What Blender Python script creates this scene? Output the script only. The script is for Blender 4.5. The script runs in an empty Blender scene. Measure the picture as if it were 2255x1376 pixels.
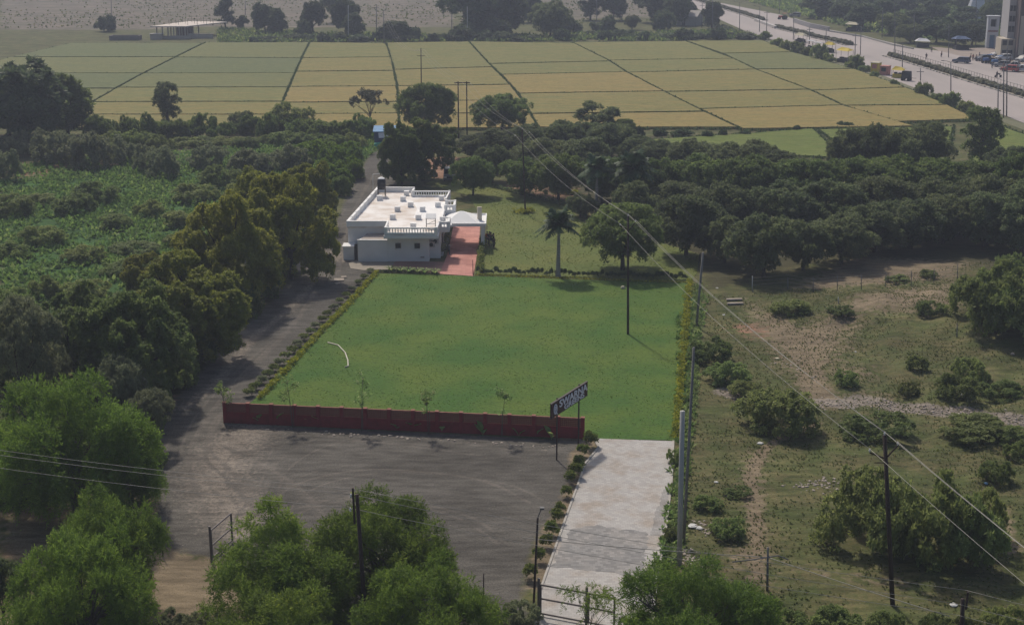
import bpy, math, random
import numpy as np
from mathutils import Vector, Matrix
# ---------------------------------------------------------------- camera, sky, sun
scn = bpy.context.scene
COL = scn.collection
CAMH, FPX, CX, CY = 38.0, 3200.0, 1127.5, 688.0        # metres; focal length in photo pixels (2255 wide)
PITCH = math.atan2(897, FPX)
cam = bpy.data.cameras.new('camera'); camo = bpy.data.objects.new('camera', cam); COL.objects.link(camo)
camo.location = (0, 0, CAMH); camo.rotation_euler = (math.pi/2-PITCH, 0, 0)
cam.sensor_fit = 'HORIZONTAL'; cam.sensor_width = 36; cam.lens = 36*FPX/2255; cam.clip_end = 6000; cam.clip_start = .5
scn.camera = camo
SUN_EL, SUN_AZ = math.radians(50), math.radians(-20)   # azimuth from +Y (away from the camera) towards -X
w = bpy.data.worlds.new('World'); scn.world = w; w.use_nodes = True
nt = w.node_tree; sky = nt.nodes.new('ShaderNodeTexSky'); sky.sky_type = 'NISHITA'; sky.sun_disc = False
sky.sun_elevation = SUN_EL; sky.sun_rotation = SUN_AZ; sky.dust_density = 3.5; sky.ozone_density = 1.0
nt.links.new(sky.outputs[0], nt.nodes['Background'].inputs[0]); nt.nodes['Background'].inputs[1].default_value = 0.125
sl = bpy.data.lights.new('sun', 'SUN'); sl.energy = 4.1; sl.angle = math.radians(3.0); sl.color = (1, .91, .78)
so = bpy.data.objects.new('sun', sl); COL.objects.link(so)
sd = Vector((math.sin(SUN_AZ)*math.cos(SUN_EL), math.cos(SUN_AZ)*math.cos(SUN_EL), math.sin(SUN_EL)))
so.rotation_euler = sd.to_track_quat('Z', 'Y').to_euler(); so.location = (0, 0, 60)
vs = scn.view_settings; vs.view_transform = 'Standard'; vs.look = 'None'; vs.exposure = -0.40; vs.gamma = 1
scn.cycles.volume_bounces = 0; scn.cycles.max_bounces = 6; scn.cycles.transparent_max_bounces = 4

# ---------------------------------------------------------------- helpers
R = random.Random(7)
def hgt(x, y):
    """terrain height: flat but for the rough ground right of the lawn"""
    x = np.asarray(x, float); y = np.asarray(y, float)
    k = np.clip((x-22)/8, 0, 1)*np.clip((152-y)/10, 0, 1)*np.clip((y-60)/15, 0, 1)
    z = 1.5*np.exp(-(((x-46)/8)**2+((y-128)/10)**2)) + 1.0*np.exp(-(((x-36)/7)**2+((y-137)/5)**2)) \
        + .9*np.exp(-(((x-52)/9)**2+((y-108)/6)**2)) + .22*np.sin(x*.7+.4*y)*np.sin(y*.45-.2*x) + .1*np.sin(x*1.7-y*.9)
    return k*z
def ray(px, py):
    v = (CY-py)/FPX; u = (px-CX)/FPX
    return u, math.cos(PITCH)+v*math.sin(PITCH), -math.sin(PITCH)+v*math.cos(PITCH)
def G(px, py, z=0):
    """world point at height z (above the ground) for a place measured on the photograph"""
    u, dy, dz = ray(px, py); zz = z
    for _ in range(4):
        t = (zz-CAMH)/dz; x, y = u*t, dy*t; zz = z+float(hgt(x, y))
    return Vector((x, y, zz))
def topz(y, py):
    u, dy, dz = ray(0, py); return CAMH+dz/dy*y
def pxm(py): return (py+209)*.963/CAMH          # photo pixels per metre on the ground

def speckle(m, sc, amt=.35, lo=.5, hi=.75, stretch=(1,1,1)):
    n = m.node_tree; b = n.nodes['Principled BSDF']; src = b.inputs['Base Color'].links[0].from_socket
    t = n.nodes.new('ShaderNodeTexCoord'); mp = n.nodes.new('ShaderNodeMapping'); mp.inputs['Scale'].default_value = stretch; no = n.nodes.new('ShaderNodeTexNoise'); no.inputs['Scale'].default_value = sc; no.inputs['Detail'].default_value = 3
    n.links.new(t.outputs['Object'], mp.inputs[0]); n.links.new(mp.outputs[0], no.inputs[0]); r = n.nodes.new('ShaderNodeMapRange'); r.inputs[1].default_value = lo; r.inputs[2].default_value = hi; r.inputs[3].default_value = 1; r.inputs[4].default_value = 1-amt; n.links.new(no.outputs[0], r.inputs[0])
    x = n.nodes.new('ShaderNodeVectorMath'); x.operation = 'SCALE'; n.links.new(src, x.inputs[0]); n.links.new(r.outputs[0], x.inputs['Scale']); n.links.new(x.outputs[0], b.inputs['Base Color']); return m
def mat(name, col, rough=.8, col2=None, scale=3.0, bump=0, metal=0, detail=4, stretch=None, contrast=.25, bscale=None, bdist=.05):
    m = bpy.data.materials.new(name); m.use_nodes = True; n = m.node_tree; b = n.nodes['Principled BSDF']
    b.inputs['Roughness'].default_value = rough; b.inputs['Metallic'].default_value = metal
    b.inputs['Specular IOR Level'].default_value = .3
    b.inputs['Base Color'].default_value = (*col, 1)
    tc = n.nodes.new('ShaderNodeTexCoord'); vec = tc.outputs['Object']
    if stretch:
        mp = n.nodes.new('ShaderNodeMapping'); mp.inputs['Scale'].default_value = stretch
        n.links.new(vec, mp.inputs[0]); vec = mp.outputs[0]
    if col2:
        no = n.nodes.new('ShaderNodeTexNoise'); no.inputs['Scale'].default_value = scale; no.inputs['Detail'].default_value = detail
        n.links.new(vec, no.inputs['Vector'])
        rm = n.nodes.new('ShaderNodeMapRange'); rm.inputs[1].default_value = .5-contrast; rm.inputs[2].default_value = .5+contrast
        mx = n.nodes.new('ShaderNodeMix'); mx.data_type = 'RGBA'
        mx.inputs[6].default_value = (*col, 1); mx.inputs[7].default_value = (*col2, 1)
        n.links.new(no.outputs[0], rm.inputs[0]); n.links.new(rm.outputs[0], mx.inputs[0]); n.links.new(mx.outputs[2], b.inputs['Base Color'])
    if bump:
        nb = n.nodes.new('ShaderNodeTexNoise'); nb.inputs['Scale'].default_value = bscale or scale*3; nb.inputs['Detail'].default_value = 4
        n.links.new(vec, nb.inputs['Vector'])
        bp = n.nodes.new('ShaderNodeBump'); bp.inputs['Strength'].default_value = bump; bp.inputs['Distance'].default_value = bdist
        n.links.new(nb.outputs[0], bp.inputs['Height']); n.links.new(bp.outputs[0], b.inputs['Normal'])
    return m

def leafmat(name, a, b_, young=None, trans=.3, hue=.5):
    """foliage: leaf colour drifts from clump to clump (face attribute var) and from plant to plant"""
    m = bpy.data.materials.new(name); m.use_nodes = True; n = m.node_tree; b = n.nodes['Principled BSDF']
    b.inputs['Roughness'].default_value = .6; b.inputs['Specular IOR Level'].default_value = .22
    at = n.nodes.new('ShaderNodeAttribute'); at.attribute_name = 'var'
    mx = n.nodes.new('ShaderNodeMix'); mx.data_type = 'RGBA'; mx.inputs[6].default_value = (*a, 1); mx.inputs[7].default_value = (*b_, 1)
    n.links.new(at.outputs['Fac'], mx.inputs[0])
    oi = n.nodes.new('ShaderNodeObjectInfo'); out = mx.outputs[2]
    if young:
        cr = n.nodes.new('ShaderNodeMapRange'); cr.inputs[1].default_value = .8; cr.inputs[2].default_value = 1.0
        n.links.new(at.outputs['Fac'], cr.inputs[0])
        m2 = n.nodes.new('ShaderNodeMix'); m2.data_type = 'RGBA'; m2.inputs[7].default_value = (*young, 1)
        n.links.new(out, m2.inputs[6]); n.links.new(cr.outputs[0], m2.inputs[0]); out = m2.outputs[2]
    hs = n.nodes.new('ShaderNodeHueSaturation')
    r1 = n.nodes.new('ShaderNodeMapRange'); r1.inputs[3].default_value = 1-.3*hue; r1.inputs[4].default_value = 1+.35*hue
    n.links.new(oi.outputs['Random'], r1.inputs[0]); n.links.new(r1.outputs[0], hs.inputs['Value'])
    r2 = n.nodes.new('ShaderNodeMapRange'); r2.inputs[3].default_value = .5-.022*hue; r2.inputs[4].default_value = .5+.022*hue
    ml = n.nodes.new('ShaderNodeMath'); ml.operation = 'FRACT'; mm = n.nodes.new('ShaderNodeMath'); mm.operation = 'MULTIPLY'; mm.inputs[1].default_value = 7.3
    n.links.new(oi.outputs['Random'], mm.inputs[0]); n.links.new(mm.outputs[0], ml.inputs[0]); n.links.new(ml.outputs[0], r2.inputs[0])
    n.links.new(r2.outputs[0], hs.inputs['Hue']); n.links.new(out, hs.inputs['Color'])
    n.links.new(hs.outputs[0], b.inputs['Base Color'])
    tr = n.nodes.new('ShaderNodeBsdfTranslucent'); n.links.new(hs.outputs[0], tr.inputs[0])
    ms = n.nodes.new('ShaderNodeMixShader'); ms.inputs[0].default_value = trans
    n.links.new(b.outputs[0], ms.inputs[1]); n.links.new(tr.outputs[0], ms.inputs[2])
    n.links.new(ms.outputs[0], n.nodes['Material Output'].inputs['Surface'])
    return m

class MB:
    def __init__(s): s.v = []; s.f = []
    def add(s, vs_, fs): o = len(s.v); s.v += [tuple(p) for p in vs_]; s.f += [tuple(i+o for i in f) for f in fs]; return s
    def box(s, x0, x1, y0, y1, z0, z1, rz=0, c=None, taper=0):
        tx = (x1-x0)*taper/2; ty = (y1-y0)*taper/2
        p = [(x0,y0,z0),(x1,y0,z0),(x1,y1,z0),(x0,y1,z0),(x0+tx,y0+ty,z1),(x1-tx,y0+ty,z1),(x1-tx,y1-ty,z1),(x0+tx,y1-ty,z1)]
        if rz:
            cx, cy = c or ((x0+x1)/2, (y0+y1)/2); ca, sa = math.cos(rz), math.sin(rz)
            p = [(cx+(a-cx)*ca-(b-cy)*sa, cy+(a-cx)*sa+(b-cy)*ca, z) for a, b, z in p]
        return s.add(p, [(0,3,2,1),(4,5,6,7),(0,1,5,4),(1,2,6,5),(2,3,7,6),(3,0,4,7)])
    def bar(s, a, b, wd, z0, z1):
        """upright wall / bar from a to b (xy), wd wide"""
        a = Vector(a[:2]); b = Vector(b[:2]); d = (b-a).normalized(); n = Vector((-d.y, d.x))*wd/2
        q = [a-n, b-n, b+n, a+n]
        return s.add([(p.x,p.y,z0) for p in q]+[(p.x,p.y,z1) for p in q], [(0,3,2,1),(4,5,6,7),(0,1,5,4),(1,2,6,5),(2,3,7,6),(3,0,4,7)])
    def prism(s, pts, z0, z1):
        n = len(pts)
        ar = sum(pts[i][0]*pts[(i+1)%n][1]-pts[(i+1)%n][0]*pts[i][1] for i in range(n))
        if ar < 0: pts = pts[::-1]
        s.add([(p[0],p[1],z0) for p in pts]+[(p[0],p[1],z1) for p in pts],
              [tuple(range(n,2*n)), tuple(range(n-1,-1,-1))]+[(i,(i+1)%n,(i+1)%n+n,i+n) for i in range(n)]); return s
    def tube(s, pts, rad, n=7, cap=True):
        pts = [Vector(p) for p in pts]
        if not hasattr(rad, '__len__'): rad = [rad]*len(pts)
        o = len(s.v); up = Vector((.13, .31, 1)).normalized()
        for i, p in enumerate(pts):
            t = (pts[min(i+1,len(pts)-1)]-pts[max(i-1,0)]).normalized()
            a = t.cross(up if abs(t.dot(up)) < .95 else Vector((1,0,0))).normalized(); b = t.cross(a)
            for k in range(n):
                an = 2*math.pi*k/n; s.v.append(tuple(p+(a*math.cos(an)+b*math.sin(an))*rad[i]))
        for i in range(len(pts)-1):
            for k in range(n): s.f.append((o+i*n+k, o+i*n+(k+1)%n, o+(i+1)*n+(k+1)%n, o+(i+1)*n+k))
        if cap: s.f.append(tuple(o+k for k in range(n-1,-1,-1))); s.f.append(tuple(o+(len(pts)-1)*n+k for k in range(n)))
        return s
    def lathe(s, prof, c=(0,0), n=14):
        o = len(s.v)
        for r, z in prof:
            for k in range(n): an = 2*math.pi*k/n; s.v.append((c[0]+r*math.cos(an), c[1]+r*math.sin(an), z))
        for i in range(len(prof)-1):
            for k in range(n): s.f.append((o+i*n+k, o+i*n+(k+1)%n, o+(i+1)*n+(k+1)%n, o+(i+1)*n+k))
        s.f.append(tuple(o+k for k in range(n-1,-1,-1))); s.f.append(tuple(o+(len(prof)-1)*n+k for k in range(n))); return s
    def blob(s, c, r, seed=0, sq=1, n=8):
        rr = random.Random(seed); prof = []
        o = len(s.v); rows = 5
        for i in range(1, rows):
            ph = math.pi*i/rows
            for k in range(n):
                an = 2*math.pi*k/n; q = r*(.8+.4*rr.random())
                s.v.append((c[0]+q*math.sin(ph)*math.cos(an), c[1]+q*math.sin(ph)*math.sin(an), c[2]+q*sq*math.cos(ph)))
        for i in range(rows-2):
            for k in range(n): s.f.append((o+i*n+k, o+(i+1)*n+k, o+(i+1)*n+(k+1)%n, o+i*n+(k+1)%n))
        s.f.append(tuple(o+k for k in range(n))); s.f.append(tuple(o+(rows-2)*n+k for k in range(n-1,-1,-1))); return s
    def build(s, name, m, parent=None, off=(0,0,0), smooth=False):
        me = bpy.data.meshes.new(name); ox, oy, oz = off
        me.from_pydata([(a-ox, b-oy, c-oz) for a, b, c in s.v], [], s.f); me.update()
        if m: me.materials.append(m)
        if smooth: me.shade_smooth()
        o = bpy.data.objects.new(name, me); COL.objects.link(o)
        if parent: o.parent = parent
        return o
def tag(o, label=None, cat=None, group=None, kind=None):
    if label: o['label'] = label
    if cat: o['category'] = cat
    if group: o['group'] = group
    if kind: o['kind'] = kind
    return o
def thing(name, loc, label, cat, group=None, rz=0):
    o = bpy.data.objects.new(name, None); o.empty_display_size = .3; COL.objects.link(o)
    o.location = loc; o.rotation_euler.z = rz; return tag(o, label, cat, group)
def copy_tree(o, parent=None):
    c = o.copy(); COL.objects.link(c)
    if parent: c.parent = parent
    for ch in list(KIDS.get(o.name, [])) or [k for k in o.children]: copy_tree(ch, c)
    return c
KIDS = {}
def ordinal(i):
    return ['first','second','third','fourth','fifth','sixth','seventh','eighth','ninth','tenth','eleventh','twelfth','thirteenth','fourteenth','fifteenth','sixteenth','seventeenth','eighteenth','nineteenth','twentieth'][i] if i < 20 else \
        ('%s-%s' % (['','','twenty','thirty','forty','fifty'][(i+1)//10], ['','first','second','third','fourth','fifth','sixth','seventh','eighth','ninth'][(i+1)%10]) if (i+1)%10 else ['','','twentieth','thirtieth','fortieth','fiftieth'][(i+1)//10])

# ---------------------------------------------------------------- foliage meshes (numpy)
def quads_mesh(name, Q, var, m):
    """Q: (N,4,3) quads, var: (N,)"""
    n = len(Q); me = bpy.data.meshes.new(name)
    me.vertices.add(n*4); me.vertices.foreach_set('co', Q.reshape(-1).astype(np.float32))
    me.loops.add(n*4); me.loops.foreach_set('vertex_index', np.arange(n*4, dtype=np.int32))
    me.polygons.add(n); me.polygons.foreach_set('loop_start', np.arange(0, n*4, 4, dtype=np.int32))
    me.polygons.foreach_set('loop_total', np.full(n, 4, dtype=np.int32))
    me.update(calc_edges=True)
    a = me.attributes.new('var', 'FLOAT', 'FACE'); a.data.foreach_set('value', np.clip(var, 0, 1).astype(np.float32))
    me.materials.append(m); return me
def nrm(a): return a/np.maximum(np.linalg.norm(a, axis=-1, keepdims=True), 1e-6)
def leaves(P, N, rng, L, W, k, mode='rosette', droop=.25):
    """clumps of k leaves at points P with outward directions N -> quads"""
    n = len(P); t = nrm(np.cross(N, nrm(rng.normal(size=(n,3))))); b = np.cross(N, t)
    if mode == 'rosette':
        an = rng.random((n,1))*6.28+np.arange(k)[None]*6.283/k+rng.normal(size=(n,k))*.3
        al = np.radians(rng.uniform(35, 100, (n,k)))
        d = N[:,None]*np.cos(al)[...,None]+(t[:,None]*np.cos(an)[...,None]+b[:,None]*np.sin(an)[...,None])*np.sin(al)[...,None]
        d[...,2] -= droop*rng.random((n,k)); d = nrm(d); B = np.repeat(P[:,None], k, 1)+rng.normal(size=(n,k,3))*L*.15
    else:
        ax = nrm(N+rng.normal(size=(n,3))*.45+np.array([0,0,-droop]))
        s = np.cross(ax, nrm(N+np.array([0,0,.8])+rng.normal(size=(n,3))*.2)); s = nrm(s)
        u = (np.arange(k)/k)[None]; sg = np.where(np.arange(k)%2 == 0, 1, -1)[None]
        cur = np.stack([0*u, 0*u, -(u**2)*droop], -1)
        B = P[:,None]+(ax[:,None]*u[...,None]+cur)*L*3.2
        d = nrm(s[:,None]*sg[...,None]+ax[:,None]*.7+rng.normal(size=(n,k,3))*.25)
    up = nrm(np.repeat(N[:,None], k, 1)+rng.normal(size=(n,k,3))*.28); sd_ = nrm(np.cross(d, up))
    l = L*rng.uniform(.7, 1.25, (n,k,1)); w_ = W*rng.uniform(.7, 1.25, (n,k,1))
    m = B+d*l*.45
    Q = np.stack([B, m+sd_*w_/2, B+d*l, m-sd_*w_/2], 2)
    return Q.reshape(-1, 4, 3)
def crown_mesh(name, seed, m, Rr=5., z0=1.5, z1=7., nl=26, lr=.36, clumps=2400, L=.34, W=.13, k=7, mode='rosette', droop=.25, gap=.0, cone=0, flat=-.45, core=.55, sub=16, mound=False):
    rng = np.random.default_rng(seed); H2 = (z1-z0)/2; zm = z0+H2
    C = []
    if mound:
        ph = rng.random(3)*6
        for i in range(nl):
            q = Rr*math.sqrt(rng.random())*.88; an = rng.random()*6.283; r = Rr*lr*rng.uniform(.55, 1.2)
            hm = (z1-z0)*math.sqrt(max(0, 1-(q/Rr)**3.4))*(.86+.14*math.sin(an*2+ph[0]+q)*math.sin(an*3+ph[1]))
            C.append((q*math.cos(an), q*math.sin(an), max(z0+r*.3, z0+hm*(1-.75*rng.random()**1.6)-r*.6), r, rng.random()))
    for i in range(0 if mound else nl):
        u = rng.normal(size=3); u /= np.linalg.norm(u)
        if u[2] < flat: u[2] = -u[2]
        r = Rr*lr*rng.uniform(.6, 1.2)
        rad = rng.uniform(.75, 1.06)
        c = np.array([u[0]*(Rr-r)*rad, u[1]*(Rr-r)*rad, zm+u[2]*max(H2-r*.8, .2)*rad])
        if cone: q = 1-cone*max(0, (c[2]-zm)/H2); c[0] *= q; c[1] *= q
        C.append((*c, r, rng.random()))
    C.append((0, 0, zm, min(Rr, H2)*core if core and not mound else .01, .4))
    C = np.array(C); nb = len(C)
    # second level: each bough carries tufts that stand proud of it, with dark pockets between
    S = []
    for c in C:
        for _ in range(sub):
            d = rng.normal(size=3); d /= np.linalg.norm(d)
            if d[2] < -.45: d[2] = -d[2]
            rs = c[3]*rng.uniform(.24, .42); S.append((*(c[:3]+d*c[3]*np.array([1,1,.85])*rng.uniform(.72, .95)), rs, np.clip(c[4]*.6+rng.random()*.4, 0, 1), *d))
    S = np.array(S); dist = np.linalg.norm(S[:,None,:3]-C[None,:,:3], axis=2)/C[None,:,3]; keep = ((dist < .62).sum(1) == 0) & (S[:,2] > z0-.3)
    S = S[keep]; wts = S[:,3]**2; wts /= wts.sum()
    P = []; N = []; V = []; tot = 0
    while tot < clumps:
        n = clumps*2; li = rng.choice(len(S), n, p=wts); d = nrm(rng.normal(size=(n,3))+S[li,5:8]*.55+np.array([0,0,.35]))
        p = S[li,:3]+d*S[li,3:4]*rng.uniform(.55, 1.06, (n,1))
        ok = (p[:,2] > z0-.2)&(rng.random(n) < .9); p = p[ok]; P.append(p); N.append(d[ok]); V.append(S[li[ok],4]*.6+rng.random(ok.sum())*.4); tot += len(p)
    P = np.concatenate(P)[:clumps]; N = np.concatenate(N)[:clumps]; V = np.concatenate(V)[:clumps]
    N = nrm(N+np.array([0,0,.25]))
    Q = leaves(P, N, rng, L, W, k, mode, droop)
    return quads_mesh(name, Q, np.repeat(V, k)+rng.normal(size=len(Q))*.06, m), C
def trunk_mb(seed, C, h0, r0=.28, nlimb=7, fork=.35, stems=1, lean=.3):
    rr = random.Random(seed); t = MB()
    zt = h0
    for sidx in range(stems):
        bx = 0 if stems == 1 else rr.uniform(-.3, .3); ex, ey = rr.uniform(-lean, lean), rr.uniform(-lean, lean)
        if stems > 1: ex += (sidx-(stems-1)/2)*.9
        t.tube([(bx,0,-.3),(bx+ex*.2,ey*.2,zt*.35),(bx+ex*.7,ey*.6,zt*.75),(ex+bx,ey,zt*1.05)], [r0*1.3,r0,r0*.85,r0*.7], 8)
        idx = list(range(len(C)-1)); rr.shuffle(idx)
        for i in idx[:nlimb]:
            c = Vector(C[i][:3]); a = Vector((ex+bx, ey, zt*rr.uniform(.75, 1.0))); m_ = a.lerp(c, .5)+Vector((rr.uniform(-.3,.3), rr.uniform(-.3,.3), rr.uniform(-.1,.5)))
            t.tube([a, a.lerp(m_, .5)+Vector((0,0,.1)), m_, c], [r0*.5, r0*.38, r0*.26, r0*.08], 6, cap=False)
            for q in range(2):
                e = c+Vector((rr.uniform(-1,1), rr.uniform(-1,1), rr.uniform(.1,1)))*C[i][3]*.9
                t.tube([m_.lerp(c,.4), m_.lerp(e,.6), e], [r0*.18, r0*.12, r0*.03], 5, cap=False)
    return t

# ---------------------------------------------------------------- materials
M = {}
M['bark'] = mat('bark', (.075,.06,.045), .9, (.13,.11,.09), 6, .6)
M['darkbark'] = mat('bark_dark', (.04,.033,.027), .9, (.07,.055,.045), 6, .6)
M['mango'] = leafmat('leaf_mango', (.088,.12,.058), (.18,.215,.09), (.30,.31,.15), .58, .6)
M['mangogreen'] = leafmat('leaf_mango_green', (.09,.14,.046), (.185,.24,.068), (.29,.33,.10), .58, .5)
M['neem'] = leafmat('leaf_neem', (.15,.17,.035), (.29,.30,.05), (.44,.43,.07), .5, .5)
M['acacia'] = leafmat('leaf_acacia', (.085,.145,.028), (.19,.28,.04), (.33,.41,.06), .55, .4)
M['bush'] = leafmat('leaf_bush', (.14,.18,.06), (.25,.30,.095), (.38,.42,.15), .5, .8)
M['greybush'] = leafmat('leaf_grey_bush', (.14,.165,.09), (.24,.265,.14), (.34,.36,.21), .45, .5)
M['fardark'] = leafmat('leaf_far', (.055,.08,.042), (.11,.145,.062), None, .4, .9)
M['dryleaf'] = leafmat('leaf_dry', (.09,.10,.055), (.16,.15,.09), (.2,.19,.12), .2, .4)
M['palm'] = leafmat('leaf_palm', (.03,.07,.025), (.055,.10,.035), (.16,.15,.05), .2, .4)
M['yellow'] = leafmat('leaf_yellow_hedge', (.16,.20,.02), (.36,.35,.025), (.5,.46,.035), .4, .2)
M['bigleaf'] = leafmat('leaf_broad', (.17,.28,.08), (.34,.44,.14), (.55,.6,.3), .5, .6)
M['lush'] = leafmat('leaf_lush_grass', (.11,.19,.05), (.17,.26,.065), (.26,.33,.10), .5, .3)
M['drygrass'] = leafmat('leaf_dry_grass', (.10,.14,.04), (.17,.185,.058), (.27,.24,.10), .5, .3)
M['bund'] = leafmat('leaf_bund_grass', (.05,.085,.03), (.10,.14,.05), None, .4, .3)
M['gravelhedge'] = leafmat('leaf_garden_shrub', (.08,.12,.03), (.18,.22,.05), (.3,.3,.10), .45, .6)

# ---------------------------------------------------------------- plant templates: name -> (crown mesh, trunk mesh, radius, height)
TPL = {}
def template(kind, i, crown, trunk, Rr, Hh):
    n_ = len(crown.vertices); c = np.empty(n_*3, np.float32); crown.vertices.foreach_get('co', c); c = c.reshape(-1,3)
    Hh = float(np.percentile(c[:,2], 99.6)); Rr = float(np.percentile(np.hypot(c[:,0], c[:,1]), 96))*1.02
    TPL.setdefault(kind, []).append((crown, trunk, Rr, Hh))
def make(kind, n, mname, tk=None, bark='darkbark', Rr=5., Hh=7., **kw):
    for i in range(n):
        me, C = crown_mesh('crown', 100*len(TPL)+i*7+3, M[mname], Rr=Rr, z1=Hh, **kw)
        tm = None
        if tk is not None:
            t = trunk_mb(31*i+len(TPL), C, **tk); o = t.build('trunk', M[bark], smooth=True); tm = o.data; bpy.data.objects.remove(o)
        template(kind, i, me, tm, Rr, Hh)
make('mango', 4, 'mango', dict(h0=1.9, r0=.24, nlimb=8), Rr=5, Hh=7, z0=.3, nl=50, lr=.26, flat=-1, clumps=4600, L=.36, W=.15, k=6)
make('mangogreen', 2, 'mangogreen', dict(h0=1.6, r0=.24, nlimb=8), Rr=5, Hh=7, z0=.7, nl=52, lr=.26, flat=-1, clumps=5600, L=.33, W=.13, k=6)
make('neem', 5, 'neem', dict(h0=2.6, r0=.3, nlimb=9), Rr=5, Hh=9, z0=.2, nl=84, lr=.20, sub=14, mound=True, clumps=11000, L=.28, W=.12, k=7, droop=.6, core=.7)
make('acacia', 3, 'acacia', dict(h0=2.0, r0=.22, nlimb=10, stems=2), bark='bark', Rr=5, Hh=6, z0=.1, nl=64, lr=.22, sub=12, mound=True, clumps=10500, L=.15, W=.06, k=9, mode='spray', droop=.15)
make('bush', 5, 'bush', None, Rr=2.5, Hh=2.6, z0=0, nl=36, lr=.24, sub=10, mound=True, clumps=1900, L=.22, W=.10, k=6, droop=.1)
make('grey', 2, 'greybush', dict(h0=2, r0=.2, nlimb=7), Rr=4, Hh=6, z0=.8, nl=26, lr=.33, clumps=3200, L=.24, W=.09, k=7)
make('far', 4, 'fardark', dict(h0=2.4, r0=.3, nlimb=6), Rr=5, Hh=10, z0=.4, nl=32, lr=.28, flat=-1, clumps=1900, L=.7, W=.36, k=6)
make('farbush', 3, 'fardark', None, Rr=3, Hh=3, z0=0, nl=16, lr=.3, sub=8, mound=True, clumps=520, L=.6, W=.32, k=6)
make('tall', 2, 'fardark', dict(h0=3.5, r0=.25, nlimb=8), Rr=3, Hh=12, z0=1.0, nl=28, lr=.38, flat=-1, clumps=1300, L=.6, W=.3, k=6, core=.3)
make('sparse', 1, 'dryleaf', dict(h0=3, r0=.16, nlimb=12), bark='bark', Rr=4, Hh=8, z0=3, nl=26, lr=.2, clumps=700, sub=8, L=.4, W=.2, k=5, core=0)
make('spiky', 1, 'mango', dict(h0=3, r0=.18, nlimb=12), Rr=4, Hh=8, z0=1.5, nl=26, lr=.22, flat=-1, clumps=1300, L=.5, W=.2, k=6, core=.2)
make('ivy', 1, 'mangogreen', dict(h0=3, r0=.25, nlimb=6), Rr=3.2, Hh=9, z0=.2, nl=34, lr=.34, flat=-1, clumps=2600, L=.3, W=.16, k=6, core=.4)
make('shrub', 3, 'gravelhedge', None, Rr=.5, Hh=.8, z0=.0, nl=9, lr=.45, clumps=130, L=.16, W=.07, k=6, flat=-.2)
make('thin', 1, 'acacia', dict(h0=1.5, r0=.07, nlimb=12), bark='bark', Rr=3, Hh=5, z0=1.0, nl=16, lr=.24, clumps=420, L=.13, W=.06, k=10, mode='spray', core=0)
CNT = {}
def plant(kind, bx, by, ytop, wpx, label, cat='tree', name=None, group=None, trunk_top=None, zmin=None, variant=None, mname=None):
    p = G(bx, by); h = max(topz(p.y, ytop)-p.z, .3); r = wpx/2/pxm(by)
    L_ = TPL[kind]; i = CNT.get(kind, 0); CNT[kind] = i+1
    cr, tm, Rr, Hh = L_[(i if variant is None else variant) % len(L_)]
    rz = R.uniform(0, 6.28)
    if tm is None:
        o = bpy.data.objects.new(name or 'bush', cr); COL.objects.link(o)
        tag(o, label, cat, group)
    else:
        o = thing(name or 'tree', p, label, cat, group)
        c = bpy.data.objects.new('crown', cr); COL.objects.link(c); c.parent = o
        t = bpy.data.objects.new('trunk', tm); COL.objects.link(t); t.parent = o
    o.location = p; o.rotation_euler.z = rz; o.scale = (r/Rr, r/Rr, h/Hh)
    if mname:
        for q in (list(o.children) if tm else [o]):
            if q.name.startswith('crown') or tm is None:
                q.material_slots[0].link = 'OBJECT'; q.material_slots[0].material = M[mname]
    return o

# ---------------------------------------------------------------- ground
def axis(parts):
    out = [parts[0][0]]
    for a, b, st in parts:
        n = max(1, int(round((b-a)/st))); out += list(np.linspace(a, b, n+1)[1:])
    return np.array(out)
xs = axis([(-2500,-900,200),(-900,-300,30),(-300,-60,4),(-60,-34,.55),(-34,8,.2),(8,95,.55),(95,300,4),(300,900,30),(900,2500,200)])
ys = axis([(-100,62,20),(62,73,.5),(73,118,.2),(118,215,.55),(215,480,3),(480,760,8),(760,1500,60),(1500,4500,300)])
XX, YY = np.meshgrid(xs, ys); ZZ = hgt(XX, YY)
nx, ny = len(xs), len(ys); fx, fy = XX.ravel(), YY.ravel()
def seg_dist(pts, closed=False):
    d = np.full(fx.shape, 1e9)
    n = len(pts)
    for i in range(n if closed else n-1):
        a = pts[i]; b = pts[(i+1)%n]; dx, dy = b[0]-a[0], b[1]-a[1]; L2 = dx*dx+dy*dy+1e-9
        t = np.clip(((fx-a[0])*dx+(fy-a[1])*dy)/L2, 0, 1); d = np.minimum(d, np.hypot(fx-a[0]-t*dx, fy-a[1]-t*dy))
    return d
def inside(pts):
    c = np.zeros(fx.shape, bool); n = len(pts)
    for i in range(n):
        x1, y1 = pts[i][:2]; x2, y2 = pts[(i+1)%n][:2]
        if y1 == y2: continue
        c ^= ((y1 > fy) != (y2 > fy)) & (fx < (x2-x1)*(fy-y1)/(y2-y1)+x1)
    return c
def area(px, soft=1.0, amt=1.0):
    pts = [G(*p) for p in px]; d = seg_dist(pts, True); s = np.where(inside(pts), d, -d)
    return amt*np.clip(.5+s/(2*soft), 0, 1)
def stroke(px, wd, amt=1.0):
    d = seg_dist([G(*p) for p in px]); return amt*np.clip(1-(d/wd)**1.5*.5, 0, 1)
def mx_(*a): return np.maximum.reduce(a)
def spot(px, py, r, amt=1): p = G(px, py); return amt*np.clip(1-np.hypot(fx-p.x, fy-p.y)/r*.5, 0, 1)
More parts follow.
